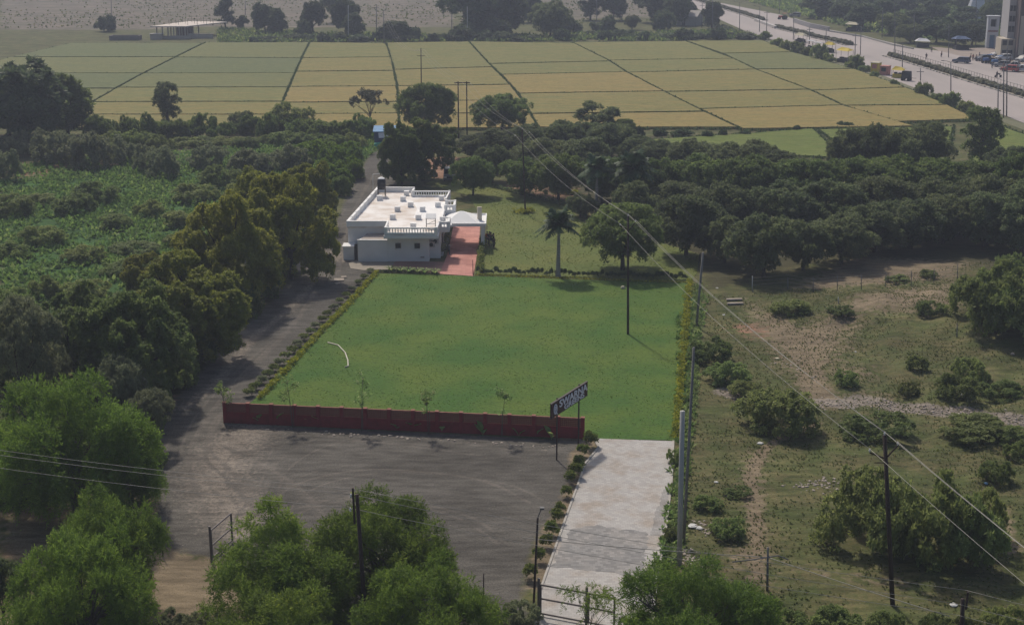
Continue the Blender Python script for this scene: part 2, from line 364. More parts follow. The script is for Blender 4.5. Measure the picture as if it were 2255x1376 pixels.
def curve(p, n=10):
    """Catmull-Rom through photo points"""
    P_ = [p[0]]+list(p)+[p[-1]]; out = []
    for i in range(1, len(P_)-2):
        for j in range(n):
            t = j/n; a, b, c, d = P_[i-1:i+3]
            out.append(tuple(.5*((2*b[k])+(c[k]-a[k])*t+(2*a[k]-5*b[k]+4*c[k]-d[k])*t*t+(3*b[k]-a[k]-3*c[k]+d[k])*t**3) for k in (0,1)))
    return out+[tuple(p[-1])]
gravel = mx_(area([(345,940),(400,860),(460,800),(560,700),(665,600),(745,480),(760,440),(815,340),(850,325),(855,345),(880,420),(850,480),(830,590),(560,880),(500,930),(620,938),(1283,970),(1250,1010),(1255,1060),(1225,1120),(1185,1180),(1165,1230),(1150,1320),(1170,1376),(600,1376),(560,1250),(345,1200)], 1.2))
bare = mx_(area([(345,1060),(520,940),(600,1010),(620,1110),(480,1250),(330,1225)], 3, .75), area([(310,1180),(480,1240),(560,1376),(240,1376)], 1.5),
           area([(0,1130),(340,1060),(360,1200),(240,1376),(0,1376)], 2, .9), stroke([(500,938),(760,950),(1220,975)], .7, .8),
           area([(1230,960),(1320,965),(1290,1080),(1200,1300),(1150,1300),(1190,1150),(1250,1030)], .8, 1),
           area([(1860,560),(2150,575),(2120,620),(1850,640),(1720,640)], 2.5, .7), area([(1640,660),(1760,720),(1950,640),(2120,620),(2120,680),(1900,690),(1850,800),(1720,820),(1660,720)], 3.5, .85),
           stroke([(1700,700),(1780,760),(1790,850),(1830,890)], 1.5, .8), stroke(curve([(1800,932),(1720,965),(1672,1005),(1653,1060),(1666,1150),(1665,1270)], 5), .42, 1),
           stroke([(1665,1000),(1655,1060),(1665,1150),(1668,1280)], 1.5, .5), area([(1560,1180),(1720,1180),(1760,1260),(1560,1270)], 2, .55),
           area([(1750,1230),(2060,1260),(2080,1340),(1750,1280)], 2.5, .5), stroke([(2205,1130),(2215,1180),(2225,1210)], .8, .7),
           spot(1870,820,3,.6), spot(1920,880,3,.6), stroke([(120,600),(180,590)], 1, 0))
pale = mx_(stroke([(1600,862),(1640,875),(1700,885),(1790,885),(1860,890),(1900,880),(1960,895),(2060,905),(2160,915),(2255,928)], 1.1, .95),
           stroke([(650,590),(730,560),(770,570)], 2.2, .8), stroke([(700,610),(640,680),(560,740),(470,850),(400,900)], .9, .55),
           stroke([(560,945),(500,990),(470,1060),(540,1160)], 3.6, .60), stroke([(600,940),(760,945),(1200,990)], 1.0, .35))
trk = []; rt = random.Random(11)
FAN = [[(500,1235),(455,1130),(420,1040),(430,960),(520,840),(640,720),(720,600)], [(560,1200),(500,1110),(450,1030),(440,960),(540,830),(660,700),(740,590)], [(520,1240),(600,1150),(600,1080),(640,1010),(760,965),(1000,985)], [(540,1240),(560,1140),(520,1050),(560,985),(680,955),(900,965)], [(620,1230),(560,1120),(480,1040),(440,990),(470,900)],
       [(700,1130),(640,1060),(540,1000),(480,970)], [(500,1220),(430,1120),(390,1020),(410,930),(500,830),(600,740)], [(600,1130),(680,1060),(850,1030),(1080,1050),(1200,1100)], [(560,1180),(640,1120),(800,1090),(1000,1130),(1100,1200)], [(745,600),(760,520),(790,440),(830,370),(845,345)], [(720,600),(740,520),(775,440),(815,370),(838,340)], [(480,1240),(520,1160),(590,1060),(620,980),(700,950),(1150,1000)]]
for f_ in FAN:
    for _ in range(4 if f_[0][1] > 1000 else 2):
        dx, dy = rt.uniform(-28,28), rt.uniform(-12,12); sc_ = .4 if f_[-1][1] < 700 else 1
        q = curve([(x+dx*sc_+rt.uniform(-5,5)*sc_, y+dy*sc_+rt.uniform(-3,3)) for x, y in f_], 6); trk.append(stroke(q, rt.choice([.11,.14,.2]), rt.uniform(.38,.8)))
track = mx_(*trk)
lush = mx_(area([(0,370),(220,345),(480,330),(700,300),(830,290),(830,330),(750,400),(620,420),(420,500),(300,640),(100,680),(0,690)], 2.5), area([(1480,640),(1560,640),(1545,760),(1500,1240),(1450,1260),(1480,980)], 1, .6))
red = mx_(spot(285,350,7,1), spot(225,350,3,1), spot(70,375,6,1), area([(940,345),(1010,345),(1005,395),(925,390)], 2, 1), area([(1140,375),(1260,395),(1330,460),(1240,455),(1090,410)], 2, .55), spot(1660,725,3,.7), spot(400,885,2.5,.7), stroke([(510,938),(640,940)], .8, .5), spot(350,1300,3,.6),spot(70,1250,5,.6))
litter = mx_(area([(1100,300),(1500,300),(1700,350),(2255,380),(2255,600),(1860,565),(1560,640),(1530,560),(1440,540),(1280,450),(1100,380)], 2.5, .95), area([(0,850),(330,830),(420,800),(640,600),(720,520),(670,600),(440,830),(345,930),(340,1100),(0,1130)], 2, .9),
             area([(1560,640),(1700,640),(1700,660),(1560,670)], 2, .5))
dryf = np.clip((fy-395)/12, 0, 1)
pts = [ (0,68),(480,58),(820,85),(980,92),(1200,75),(1500,70),(1700,72) ]
dryf = np.maximum.reduce([area([(0,66),(330,66),(480,58),(640,62),(760,60),(840,60),(1000,60),(1000,-60),(0,-60)], 6), area([(1000,55),(1400,40),(1500,40),(1480,-60),(1000,-60)], 6, .7), area([(-300,-50),(1500,-50),(1300,-120),(-300,-120)],20), area([(2000,120),(2255,150),(2255,210),(2150,170),(1980,125)], 3, 1)])
me = bpy.data.meshes.new('ground')
me.vertices.add(nx*ny); co = np.stack([fx, fy, ZZ.ravel()], 1); me.vertices.foreach_set('co', co.reshape(-1).astype(np.float32))
ii = (np.arange(ny-1)[:,None]*nx+np.arange(nx-1)[None]).ravel(); Fq = np.stack([ii, ii+1, ii+nx+1, ii+nx], 1).astype(np.int32); nf = len(Fq)
me.loops.add(nf*4); me.loops.foreach_set('vertex_index', Fq.ravel()); me.polygons.add(nf)
me.polygons.foreach_set('loop_start', np.arange(0, nf*4, 4, dtype=np.int32)); me.polygons.foreach_set('loop_total', np.full(nf, 4, dtype=np.int32))
me.update(calc_edges=True); me.shade_smooth()
MASKS = dict(litter=litter, lush=lush, red=red, bare=bare, gravel=gravel, pale=pale, track=track, dryf=dryf)
for k_, v_ in MASKS.items():
    a_ = me.attributes.new(k_, 'FLOAT', 'POINT'); a_.data.foreach_set('value', np.asarray(v_, np.float32))
gm = bpy.data.materials.new('ground_soil'); gm.use_nodes = True; n = gm.node_tree; gb = n.nodes['Principled BSDF']; gb.inputs['Roughness'].default_value = .95; gb.inputs['Specular IOR Level'].default_value = .1
tc = n.nodes.new('ShaderNodeTexCoord')
def noise(sc, det=5, st=None):
    t = n.nodes.new('ShaderNodeTexNoise'); t.inputs['Scale'].default_value = sc; t.inputs['Detail'].default_value = det; v = tc.outputs['Object']
    if st: mp = n.nodes.new('ShaderNodeMapping'); mp.inputs['Scale'].default_value = st; n.links.new(v, mp.inputs[0]); v = mp.outputs[0]
    n.links.new(v, t.inputs['Vector']); return t.outputs[0]
def rng_(s, a, b): r = n.nodes.new('ShaderNodeMapRange'); r.inputs[1].default_value = a; r.inputs[2].default_value = b; n.links.new(s, r.inputs[0]); return r.outputs[0]
def mixc(f, a, b):
    m = n.nodes.new('ShaderNodeMix'); m.data_type = 'RGBA'
    for s, q in ((6, a), (7, b)):
        if isinstance(q, tuple): m.inputs[s].default_value = (*q, 1)
        else: n.links.new(q, m.inputs[s])
    n.links.new(f, m.inputs[0]); return m.outputs[2]
nA, nB, nC, nS = noise(.35, 6), noise(2.2, 6), noise(9, 4), noise(1.3, 6, (.5,.5,.5))
out = mixc(rng_(nA, .35, .62), (.068,.084,.028), (.12,.108,.05)); out = mixc(rng_(nB, .45, .75), out, (.06,.076,.027)); 
COLS = dict(litter=((.052,.047,.03), (.075,.075,.032)), lush=((.035,.09,.022), (.055,.12,.03)), red=((.28,.165,.11), (.2,.12,.08)), bare=((.145,.115,.074), (.22,.175,.12)), gravel=((.066,.063,.057), (.128,.118,.105)),
            pale=((.25,.215,.18), (.16,.14,.12)), track=((.145,.13,.113), (.11,.10,.09)), dryf=((.175,.145,.118), (.115,.108,.078)))
for k_, (c1, c2) in COLS.items():
    at = n.nodes.new('ShaderNodeAttribute'); at.attribute_name = k_
    ad = n.nodes.new('ShaderNodeMath'); ad.operation = 'MULTIPLY_ADD'; ad.inputs[1].default_value = 1.1; 
    amp = {'track':.9,'gravel':.55,'pale':.8}.get(k_, 1.1); ad.inputs[1].default_value = amp; nn = noise({'gravel':1.2,'pale':3.5,'track':.8,'dryf':.12,'bare':1.6}.get(k_, 1.0), 6); n.links.new(nn, ad.inputs[0]); ad.inputs[2].default_value = -.5*amp
    a2 = n.nodes.new('ShaderNodeMath'); a2.operation = 'ADD'; n.links.new(at.outputs['Fac'], a2.inputs[0]); n.links.new(ad.outputs[0], a2.inputs[1])
    m_ = n.nodes.new('ShaderNodeMath'); m_.operation = 'MULTIPLY'
    g0 = n.nodes.new('ShaderNodeMath'); g0.operation = 'GREATER_THAN'; g0.inputs[1].default_value = .03; n.links.new(at.outputs['Fac'], g0.inputs[0])
    f_ = rng_(a2.outputs[0], .38, .62); n.links.new(f_, m_.inputs[0]); n.links.new(g0.outputs[0], m_.inputs[1])
    cc = mixc(rng_(nC if k_ != 'dryf' else noise(.07, 9, (1,2.5,1)), .35, .65), c1, c2)
    out = mixc(m_.outputs[0], out, cc)
dv_ = n.nodes.new('ShaderNodeVectorMath'); dv_.operation = 'SCALE'; n.links.new(out, dv_.inputs[0])
rr_1 = n.nodes.new('ShaderNodeMapRange'); rr_1.inputs[1].default_value = .3; rr_1.inputs[2].default_value = .7; rr_1.inputs[3].default_value = .68; rr_1.inputs[4].default_value = 1.32; n.links.new(noise(1.1, 9, (.45,1.6,1)), rr_1.inputs[0]); rr_2 = n.nodes.new('ShaderNodeMapRange'); rr_2.inputs[1].default_value = .35; rr_2.inputs[2].default_value = .65; rr_2.inputs[3].default_value = .78; rr_2.inputs[4].default_value = 1.15; n.links.new(noise(.17, 5, (.7,1.2,1)), rr_2.inputs[0])
rr_3 = n.nodes.new('ShaderNodeMath'); rr_3.operation = 'MULTIPLY'; n.links.new(rr_1.outputs[0], rr_3.inputs[0]); n.links.new(rr_2.outputs[0], rr_3.inputs[1]); n.links.new(rr_3.outputs[0], dv_.inputs['Scale']); out = dv_.outputs[0]
spk = mixc(rng_(noise(9, 3), .60, .70), out, (.04,.04,.035)); spk = mixc(rng_(noise(8, 2), .68, .76), spk, (.27,.24,.21))
n.links.new(spk, gb.inputs['Base Color'])
bp = n.nodes.new('ShaderNodeBump'); bp.inputs['Strength'].default_value = .7; bp.inputs['Distance'].default_value = .12; n.links.new(noise(4, 8), bp.inputs['Height']); n.links.new(bp.outputs[0], gb.inputs['Normal'])
me.materials.append(gm); go = bpy.data.objects.new('ground', me); COL.objects.link(go); tag(go, kind='structure')

def sheet(name, px, z, m, thick=None, world=False, sub=None, rag=0):
    pts = [p if world else G(*p) for p in px]; pts = [(p[0], p[1]) for p in pts]
    if rag:
        q = []
        for a, b in zip(pts, pts[1:]+pts[:1]):
            n_ = max(1, int(math.dist(a, b)/.3))
            q += [(a[0]+(b[0]-a[0])*j/n_+R.uniform(-rag,rag), a[1]+(b[1]-a[1])*j/n_+R.uniform(-rag,rag)) for j in range(n_)]
        pts = q
    b = MB().prism(pts, -.05 if thick is None else -.3, z); o = b.build(name, m); tag(o, kind='structure'); return o

# ---------------------------------------------------------------- grass tufts (uncountable)
def scatter(px, dens, rng, mask=None, wob=None):
    pts = [G(*p) for p in px]; x0, x1 = min(p.x for p in pts), max(p.x for p in pts); y0, y1 = min(p.y for p in pts), max(p.y for p in pts)
    n_ = int((x1-x0)*(y1-y0)*dens); x = rng.uniform(x0, x1, n_); y = rng.uniform(y0, y1, n_); c = np.zeros(n_, bool); m_ = len(pts)
    for i in range(m_):
        xa, ya = pts[i][:2]; xb, yb = pts[(i+1)%m_][:2]
        if ya != yb: c ^= ((ya > y) != (yb > y)) & (x < (xb-xa)*(y-ya)/(yb-ya)+xa)
    x, y = x[c], y[c]
    if wob: nz = np.sin(x*wob+1.3*np.sin(y*wob*.7))*np.sin(y*wob*.9+1.1*np.sin(x*wob*.6)); k = nz > rng.uniform(-1, .5, len(x)); x, y = x[k], y[k]
    return np.stack([x, y, hgt(x, y)], 1)
def tufts(name, P, m, L, W, k, rng, label, cat=None):
    N = nrm(np.tile([0,0,1.], (len(P),1))+rng.normal(size=P.shape)*.2)
    n_ = len(P); an = rng.random((n_,k))*6.28; al = np.radians(rng.uniform(10, 65, (n_,k))); s = rng.uniform(.6, 1.3, (n_,1))
    d = np.stack([np.cos(an)*np.sin(al), np.sin(an)*np.sin(al), np.cos(al)], -1); sd_ = np.stack([-np.sin(an), np.cos(an), 0*an], -1)
    B = P[:,None]+d*.0; l = (L*s*rng.uniform(.7, 1.2, (n_,k)))[...,None]; w_ = W*s[...,None]
    md = B+d*l*.55; Q = np.stack([B, md+sd_*w_/2, B+d*l-np.array([0,0,.12])*l, md-sd_*w_/2], 2).reshape(-1,4,3)
    o = bpy.data.objects.new(name, quads_mesh(name, Q, np.repeat(rng.random(n_), k), m)); COL.objects.link(o)
    return tag(o, label, cat, kind='stuff')
rg = np.random.default_rng(5)
tufts('undergrowth', scatter([(0,370),(220,345),(480,330),(700,300),(830,290),(830,330),(760,400),(700,440),(560,470),(420,560),(300,660),(100,700),(0,710)], 4.5, rg, wob=.5), M['lush'], .75, .3, 5, rg, 'bright green tall grass filling the scrub left of the gravel lane', 'grass')
sc = scatter([(1560,650),(1800,640),(2255,560),(2255,1376),(1520,1376),(1500,1250),(1530,960)], 10.0, rg, wob=.45)
tufts('scrub_grass', sc, M['drygrass'], .12, .09, 5, rg, 'short olive and straw coloured grass on the rough ground right of the fence', 'grass')
lw = scatter([(1490,700),(1560,650),(1545,760),(1500,1240),(1440,1260),(1485,980)], 10, rg, wob=1.1)
tufts('fence_weeds', lw, M['lush'], .45, .16, 5, rg, 'green weeds along the wire fence beside the paved drive', 'weeds')

tufts('far_scrub', scatter([(-60,64),(330,62),(480,56),(840,58),(1500,52),(1480,-20),(-120,-20)], .09, rg, wob=.05), M['drygrass'], .6, .5, 5, rg, 'hazy dry scrub on the open land beyond the rice fields', 'scrub')
tufts('far_scrub', scatter([(1700,20),(1900,70),(2110,96),(2255,80),(2255,-20),(1560,-20)], .5, rg, wob=.09), M['mangogreen'], 1.5, .6, 5, rg, 'green undergrowth in the grove across the highway', 'scrub')
tufts('far_scrub', scatter([(480,66),(850,78),(980,84),(1240,78),(1600,70),(1690,84),(1500,92),(1240,92),(900,95),(480,95)], 1.4, rg, wob=.2), M['mangogreen'], 1.3, .5, 5, rg, 'thick green weeds along the far edge of the rice fields', 'scrub')
# ---------------------------------------------------------------- paddy fields
def lerp2(a, b, t): return (a[0]+(b[0]-a[0])*t, a[1]+(b[1]-a[1])*t)
def at_y(line, y):
    """x of a polyline at image row y"""
    for (x0,y0),(x1,y1) in zip(line, line[1:]):
        if min(y0,y1) <= y <= max(y0,y1): return x0+(x1-x0)*(y-y0)/(y1-y0)
    (x0,y0),(x1,y1) = (line[0], line[1]) if abs(y-line[0][1]) < abs(y-line[-1][1]) else (line[-2], line[-1])
    return x0+(x1-x0)*(y-y0)/(y1-y0)
LN = dict(Z=[(-260,300),(-200,200),(-60,150),(160,98)], A=[(120,285),(215,222),(330,158),(455,96)], B=[(600,290),(625,222),(650,165),(665,130),(682,97)], C=[(880,300),(876,200),(868,160),(862,130),(850,98)],
          D=[(1195,300),(1140,208),(1105,170),(1060,130),(1032,95)], E=[(1680,310),(1640,292),(1560,255),(1500,225),(1440,195),(1380,163),(1335,133),(1260,97)],
          F=[(2040,290),(1960,270),(1850,235),(1790,205),(1670,160),(1600,125),(1510,94)], Gg=[(2180,285),(2120,250),(1995,197),(1870,152),(1740,118),(1680,93)])
ROWS = [('Z','A',[(99,99),(130,130),(166,166),(200,200),(232,230),(262,262)]), ('A','B',[(97,97),(130,132),(166,165),(198,197),(230,229),(258,258),(288,288)]), ('B','C',[(97,99),(132,130),(162,160),(196,194),(231,229),(257,255),(285,285)]),
        ('C','D',[(98,95),(158,152),(194,191),(228,226),(256,255),(288,288)]), ('D','E',[(95,99),(145,139),(169,163),(211,206),(256,251),(286,286)]),
        ('E','F',[(97,94),(137,133),(164,157),(207,202),(245,237),(290,284)]), ('F','Gg',[(94,93),(122,119),(157,156),(204,197),(238,236),(274,268)])]
def plotmat(i, a, b): return speckle(mat('paddy', a, .95, b, .9, 1.0, stretch=(.25,1.6,1), contrast=.14, bscale=2.4, bdist=.6), 1.6, .3, .48, .7, (.5,1.5,1))
TAN = [plotmat(i, a, b) for i, (a, b) in enumerate([((.32,.235,.075),(.235,.205,.065)), ((.27,.215,.066),(.19,.19,.058)), ((.16,.18,.055),(.235,.205,.065)), ((.145,.165,.06),(.185,.185,.062)), ((.12,.15,.058),(.15,.165,.06))])]
BRIGHT = plotmat(9, (.12,.17,.028), (.16,.19,.04))
bund = []
def plot(q, m, z=.5, inset=.0085):
    c = [G(*p) for p in q]; ce = sum((Vector(v) for v in c), Vector())/len(c)
    nq = len(c); off_ = []
    for i in range(nq):      # edges pulled in by half a bund
        a, b = c[i], c[(i+1)%nq]; d = (b-a); d.z = 0; d.normalize(); nn = Vector((-d.y, d.x, 0))
        if nn.dot(ce-a) < 0: nn = -nn
        w_ = .20+.0003*a.y+(.34 if abs(d.x) > .8 else 0); off_.append((a+nn*w_, d))
    cs = []
    for i in range(nq):
        (p, d), (q, e) = off_[i-1], off_[i]; det = d.x*e.y-d.y*e.x
        t = ((q.x-p.x)*e.y-(q.y-p.y)*e.x)/det if abs(det) > 1e-4 else 0; cs.append(p+d*t)
    pp = []
    for i in range(nq):
        a, b = cs[i], cs[(i+1)%nq]; ns = max(2, int((b-a).length/1.5))
        for j in range(ns): v = a.lerp(b, j/ns); pp.append((v.x+R.uniform(-.12,.12), v.y+R.uniform(-.14,.14)))
    o = MB().prism(pp, -.1, z+R.uniform(-.05,.05)).build('paddy_field', m); tag(o, kind='structure')
    for i in range(nq): bund.append((c[i], c[(i+1)%nq]))
ncol = 0
for a, b, ys_ in ROWS:
    for j in range(len(ys_)-1):
        (l0, r0), (l1, r1) = ys_[j], ys_[j+1]
        q = [(at_y(LN[a], l1), l1), (at_y(LN[b], r1), r1), (at_y(LN[b], r0), r0), (at_y(LN[a], l0), l0)]
        pal = {'Z':[4,3,4,3,3], 'A':[3,4,3,2,1,1], 'B':[2,1,1,0,1,0], 'C':[2,1,0,0,0], 'D':[2,2,0,1,0], 'E':[2,2,1,1,0], 'F':[2,3,1,1,0]}[a]
        plot(q, TAN[pal[min(j, len(pal)-1)]])
for q in ([(1400,312),(1645,297),(1790,285),(1860,352),(1700,345),(1520,325)], [(1800,288),(1860,284),(2100,280),(2090,340),(1900,360)], [(2180,290),(2195,275),(2270,305),(2270,400),(2110,400)]):
    plot(q, BRIGHT, .3)
bp_ = []
for a, b in bund:
    L_ = (b-a).length; n_ = int(L_*3.4); t = rg.random(n_); base = np.array(a)[None]*(1-t)[:,None]+np.array(b)[None]*t[:,None]
    base[:,:2] += rg.normal(size=(n_,2))*.16; bp_.append(base)
tufts('bund_grass', np.concatenate(bp_), M['bund'], .62, .22, 5, rg, 'dark green grass on the bunds between the paddy plots', 'grass')
# ---------------------------------------------------------------- lawns, paving, road
def lawnmat(name, a, b, c):
    m = mat(name, a, .95, b, .16, .8, contrast=.16, detail=6, bscale=5, bdist=.12); n = m.node_tree; bs = n.nodes['Principled BSDF']
    src = bs.inputs['Base Color'].links[0].from_socket
    t = n.nodes.new('ShaderNodeTexCoord'); no = n.nodes.new('ShaderNodeTexNoise'); no.inputs['Scale'].default_value = 1.6; no.inputs['Detail'].default_value = 7; no.inputs['Roughness'].default_value = .7
    mp = n.nodes.new('ShaderNodeMapping'); mp.inputs['Scale'].default_value = (.55, 1.2, 1); n.links.new(t.outputs['Object'], mp.inputs[0]); n.links.new(mp.outputs[0], no.inputs[0])
    r = n.nodes.new('ShaderNodeMapRange'); r.inputs[1].default_value = .54; r.inputs[2].default_value = .72; n.links.new(no.outputs[0], r.inputs[0])
    x = n.nodes.new('ShaderNodeMix'); x.data_type = 'RGBA'; n.links.new(r.outputs[0], x.inputs[0]); n.links.new(src, x.inputs[6]); x.inputs[7].default_value = (*c, 1)
    n.links.new(x.outputs[2], bs.inputs['Base Color']); return m
ML = speckle(lawnmat('lawn_green', (.040,.106,.010), (.085,.134,.014), (.036,.074,.010)), 3.2, .3, .5, .68)
ML2 = speckle(lawnmat('lawn_olive', (.085,.12,.02), (.125,.14,.028), (.055,.08,.017)), 2.5, .35, .5, .68)
sheet('lawn', [(825,602),(1042,608),(1300,617),(1520,624),(1503,800),(1488,970),(1308,966),(1283,966),(1283,962),(900,943),(497,926),(530,905),(560,880),(690,738)], .03, ML)
sheet('lawn', [(1045,604),(1058,560),(1075,500),(1030,430),(985,418),(935,405),(960,395),(1000,395),(1030,402),(1085,408),(1170,430),(1250,452),(1290,500),(1440,530),(1540,560),(1535,600),(1522,621),(1300,614)], .026, ML2)
M['turf'] = leafmat('leaf_turf', (.048,.115,.015), (.10,.157,.021), (.19,.21,.05), .5, 0)
M['turf2'] = leafmat('leaf_turf_olive', (.10,.15,.028), (.16,.19,.04), (.22,.22,.07), .5, 0)
LW1 = [(823,602),(1042,608),(1300,617),(1520,624),(1505,800),(1490,972),(1308,968),(1283,966),(1283,962),(900,944),(497,928),(530,905),(558,882),(688,740)]
tufts('lawn_grass', scatter(LW1, 16, rg, wob=.8), M['turf'], .075, .07, 4, rg, 'short green grass of the lower lawn', 'grass')
tufts('lawn_grass', scatter([(1045,604),(1058,560),(1075,500),(1060,460),(1000,400),(1030,402),(1085,408),(1170,430),(1250,452),(1290,500),(1440,530),(1540,560),(1535,600),(1522,621),(1300,614)], 8, rg, wob=.7), M['turf2'], .11, .08, 4, rg, 'olive green grass of the upper lawn', 'grass')
mp_ = mat('paving_stone', (.40,.37,.34), .85, (.30,.28,.265), 1.2, .4)
def brickmat(name, c1, c2, mortar, sc, bw=.4, rh=.2, extra=None):
    m = bpy.data.materials.new(name); m.use_nodes = True; n = m.node_tree; b = n.nodes['Principled BSDF']; b.inputs['Roughness'].default_value = .85
    t = n.nodes.new('ShaderNodeTexCoord'); br = n.nodes.new('ShaderNodeTexBrick'); br.inputs['Scale'].default_value = sc; br.inputs['Brick Width'].default_value = bw; br.inputs['Row Height'].default_value = rh
    br.inputs['Mortar Size'].default_value = .012; br.inputs['Color1'].default_value = (*c1, 1); br.inputs['Color2'].default_value = (*c2, 1); br.inputs['Mortar'].default_value = (*mortar, 1)
    n.links.new(t.outputs['Object'], br.inputs['Vector'])
    no = n.nodes.new('ShaderNodeTexNoise'); no.inputs['Scale'].default_value = .5; no.inputs['Detail'].default_value = 7; n.links.new(t.outputs['Object'], no.inputs[0])
    r = n.nodes.new('ShaderNodeMapRange'); r.inputs[1].default_value = .46; r.inputs[2].default_value = .66; n.links.new(no.outputs[0], r.inputs[0])
    x = n.nodes.new('ShaderNodeMix'); x.data_type = 'RGBA'; x.blend_type = 'MULTIPLY'; n.links.new(r.outputs[0], x.inputs[0]); n.links.new(br.outputs[0], x.inputs[6]); x.inputs[7].default_value = (*(extra or (.75,.7,.66)), 1)
    n.links.new(x.outputs[2], b.inputs['Base Color']); return m
PAVE = brickmat('paver_pale', (.40,.385,.37), (.31,.30,.29), (.28,.265,.25), 1.0, .3, .22, (.84,.76,.68))
PAVED = brickmat('paver_grey', (.24,.235,.23), (.14,.14,.14), (.17,.16,.155), 1.0, .32, .24, (1.3,1.25,1.2))
drv = [(1310,966),(1482,972),(1478,1060),(1466,1160),(1450,1262),(1440,1376),(1420,1430),(1150,1430),(1175,1376),(1190,1300),(1250,1130),(1290,1020),(1318,985)]
sheet('driveway', drv, .045, PAVE)
sheet('driveway_patch', [(1257,1166),(1290,1158),(1320,1157),(1360,1166),(1425,1172),(1424,1200),(1412,1270),(1340,1262),(1280,1255),(1215,1248),(1232,1212)], .053, PAVED, rag=.16)
sheet('driveway_patch', [(1462,1080),(1476,1062),(1464,1160),(1450,1180),(1432,1178),(1444,1130)], .052, brickmat('paver_edge', (.3,.29,.28), (.24,.235,.23), (.2,.19,.185), 1.0, .32, .24), rag=.1)
kb = MB()
for a, b in (((1308,967),(1318,986)),((1318,986),(1290,1020)),((1290,1020),(1250,1130)),((1250,1130),(1190,1300)),((1483,972),(1479,1060)),((1479,1060),(1467,1160)),((1467,1160),(1450,1262))): kb.bar(G(*a), G(*b), .14, -.1, .10)
tag(kb.build('kerb', mat('kerb_stone', (.42,.4,.37), .9, (.3,.28,.25), 3)), kind='structure')
RED = brickmat('paving_red', (.52,.235,.19), (.43,.18,.15), (.34,.16,.13), .8, .8, .5, (.72,.66,.66))
sheet('courtyard_paving', [(968,604),(985,562),(990,540),(1000,490),(1058,490),(1055,540),(1042,609)], .06, RED)
sheet('courtyard_paving', [(862,594),(870,575),(985,578),(978,604),(964,603)], .055, brickmat('paving_red_dull', (.32,.17,.13), (.27,.14,.11), (.2,.14,.11), .8, .8, .5, (.8,.85,.9)))
sheet('courtyard_paving', [(772,592),(768,580),(792,574),(870,576),(860,594),(800,596)], .048, mat('concrete_path', (.30,.26,.21), .9, (.22,.2,.17), 1.5))
# highway
ROADC = mat('road_concrete', (.36,.315,.30), .9, (.29,.26,.25), .12, .2, stretch=(1,.25,1), contrast=.2, detail=8)
near = [(1470,-30),(1495,0),(1596,49),(1637,67),(1700,88),(1780,108),(1860,135),(1920,158),(2014,194),(2118,222),(2190,246),(2255,272),(2400,330)]
far = [(2400,200),(2255,165),(2130,128),(2068,113),(2010,106),(1900,80),(1825,66),(1717,33),(1539,-2),(1500,-18)]
sheet('road', near+far, .06, ROADC)
sheet('verge', [(1630,66),(1700,88),(1780,108),(1860,135),(1920,158),(2014,194),(2118,222),(2255,272),(2400,330),(2400,345),(2250,285),(2110,232),(2000,203),(1900,168),(1780,120),(1690,98),(1600,70)], .03, mat('verge_soil', (.17,.15,.10), .95, (.09,.11,.045), .8, .3))
sheet('parking_ground', [(2068,113),(2130,128),(2255,165),(2400,205),(2400,90),(2255,100),(2200,105),(2100,108),(2050,104)], .05, mat('dusty_ground', (.30,.24,.20), .95, (.22,.19,.17), .3, .2))
HEDGE = mat('median_hedge', (.085,.07,.04), .95, (.05,.065,.03), 1.5, 1, bscale=3, bdist=.4)
KERB = brickmat('kerb_painted', (.5,.48,.45), (.06,.06,.06), (.2,.2,.2), 1.0, 1.0, 1.0, (.9,.9,.9)); KERBD = mat('kerb_dark', (.05,.05,.05), .8)
meds = [([(1505,-4),(1540,3),(1593,19),(1650,36),(1680,46)], 7, 'first median strip with dry hedge, farthest up the highway'), ([(1711,62),(1760,74),(1800,84),(1840,93),(1874,101)], 9, 'median strip with dry hedge in the middle of the highway between two gaps'),
        ([(1956,124),(2010,139),(2070,157),(2150,182),(2255,213),(2330,236)], 10, 'long median strip with hedge and railing at the near end of the highway')]
RAILM = mat('railing_grey', (.16,.15,.14), .6)
for k, (line, wd, lab) in enumerate(meds):
    P_ = [G(*p) for p in line]; t = thing('median', P_[0], lab, 'median', 'medians along the highway'); of = P_[0]
    b = MB(); h = MB(); kw = MB()
    rr = random.Random(k)
    for a, c in zip(P_, P_[1:]):
        b.bar(a, c, 3.2, 0, .2); L_ = (c-a).length; n_ = int(L_/1.0); dn = (c-a).normalized(); nn = Vector((-dn.y, dn.x, 0))
        for s_ in (-1, 1): kw.bar(a+nn*s_*1.72, c+nn*s_*1.72, .22, 0, .3)
        for j in range(n_):
            q = a.lerp(c, (j+.5)/n_); h.blob((q.x+rr.uniform(-.3,.3), q.y+rr.uniform(-.3,.3), .55), rr.uniform(.7,1.1), rr.random(), .75, 7)
    b.build('strip', mat('median_soil', (.2,.17,.13)), t, of); h.build('hedge', HEDGE, t, of); kw.build('kerb', KERB, t, of)
    if k == 2:
        r = MB()
        for a, c in zip(P_, P_[1:]):
            dn = (c-a).normalized(); nn = Vector((dn.y, -dn.x, 0))*-1.3; n_ = int((c-a).length/1.6)
            for zz in (1.0, 1.7): r.tube([a+nn+Vector((0,0,zz)), c+nn+Vector((0,0,zz))], .04, 4)
            for j in range(n_): q = a.lerp(c, j/n_)+nn; r.tube([q, q+Vector((0,0,1.8))], .04, 4)
        r.build('railing', RAILM, t, of)
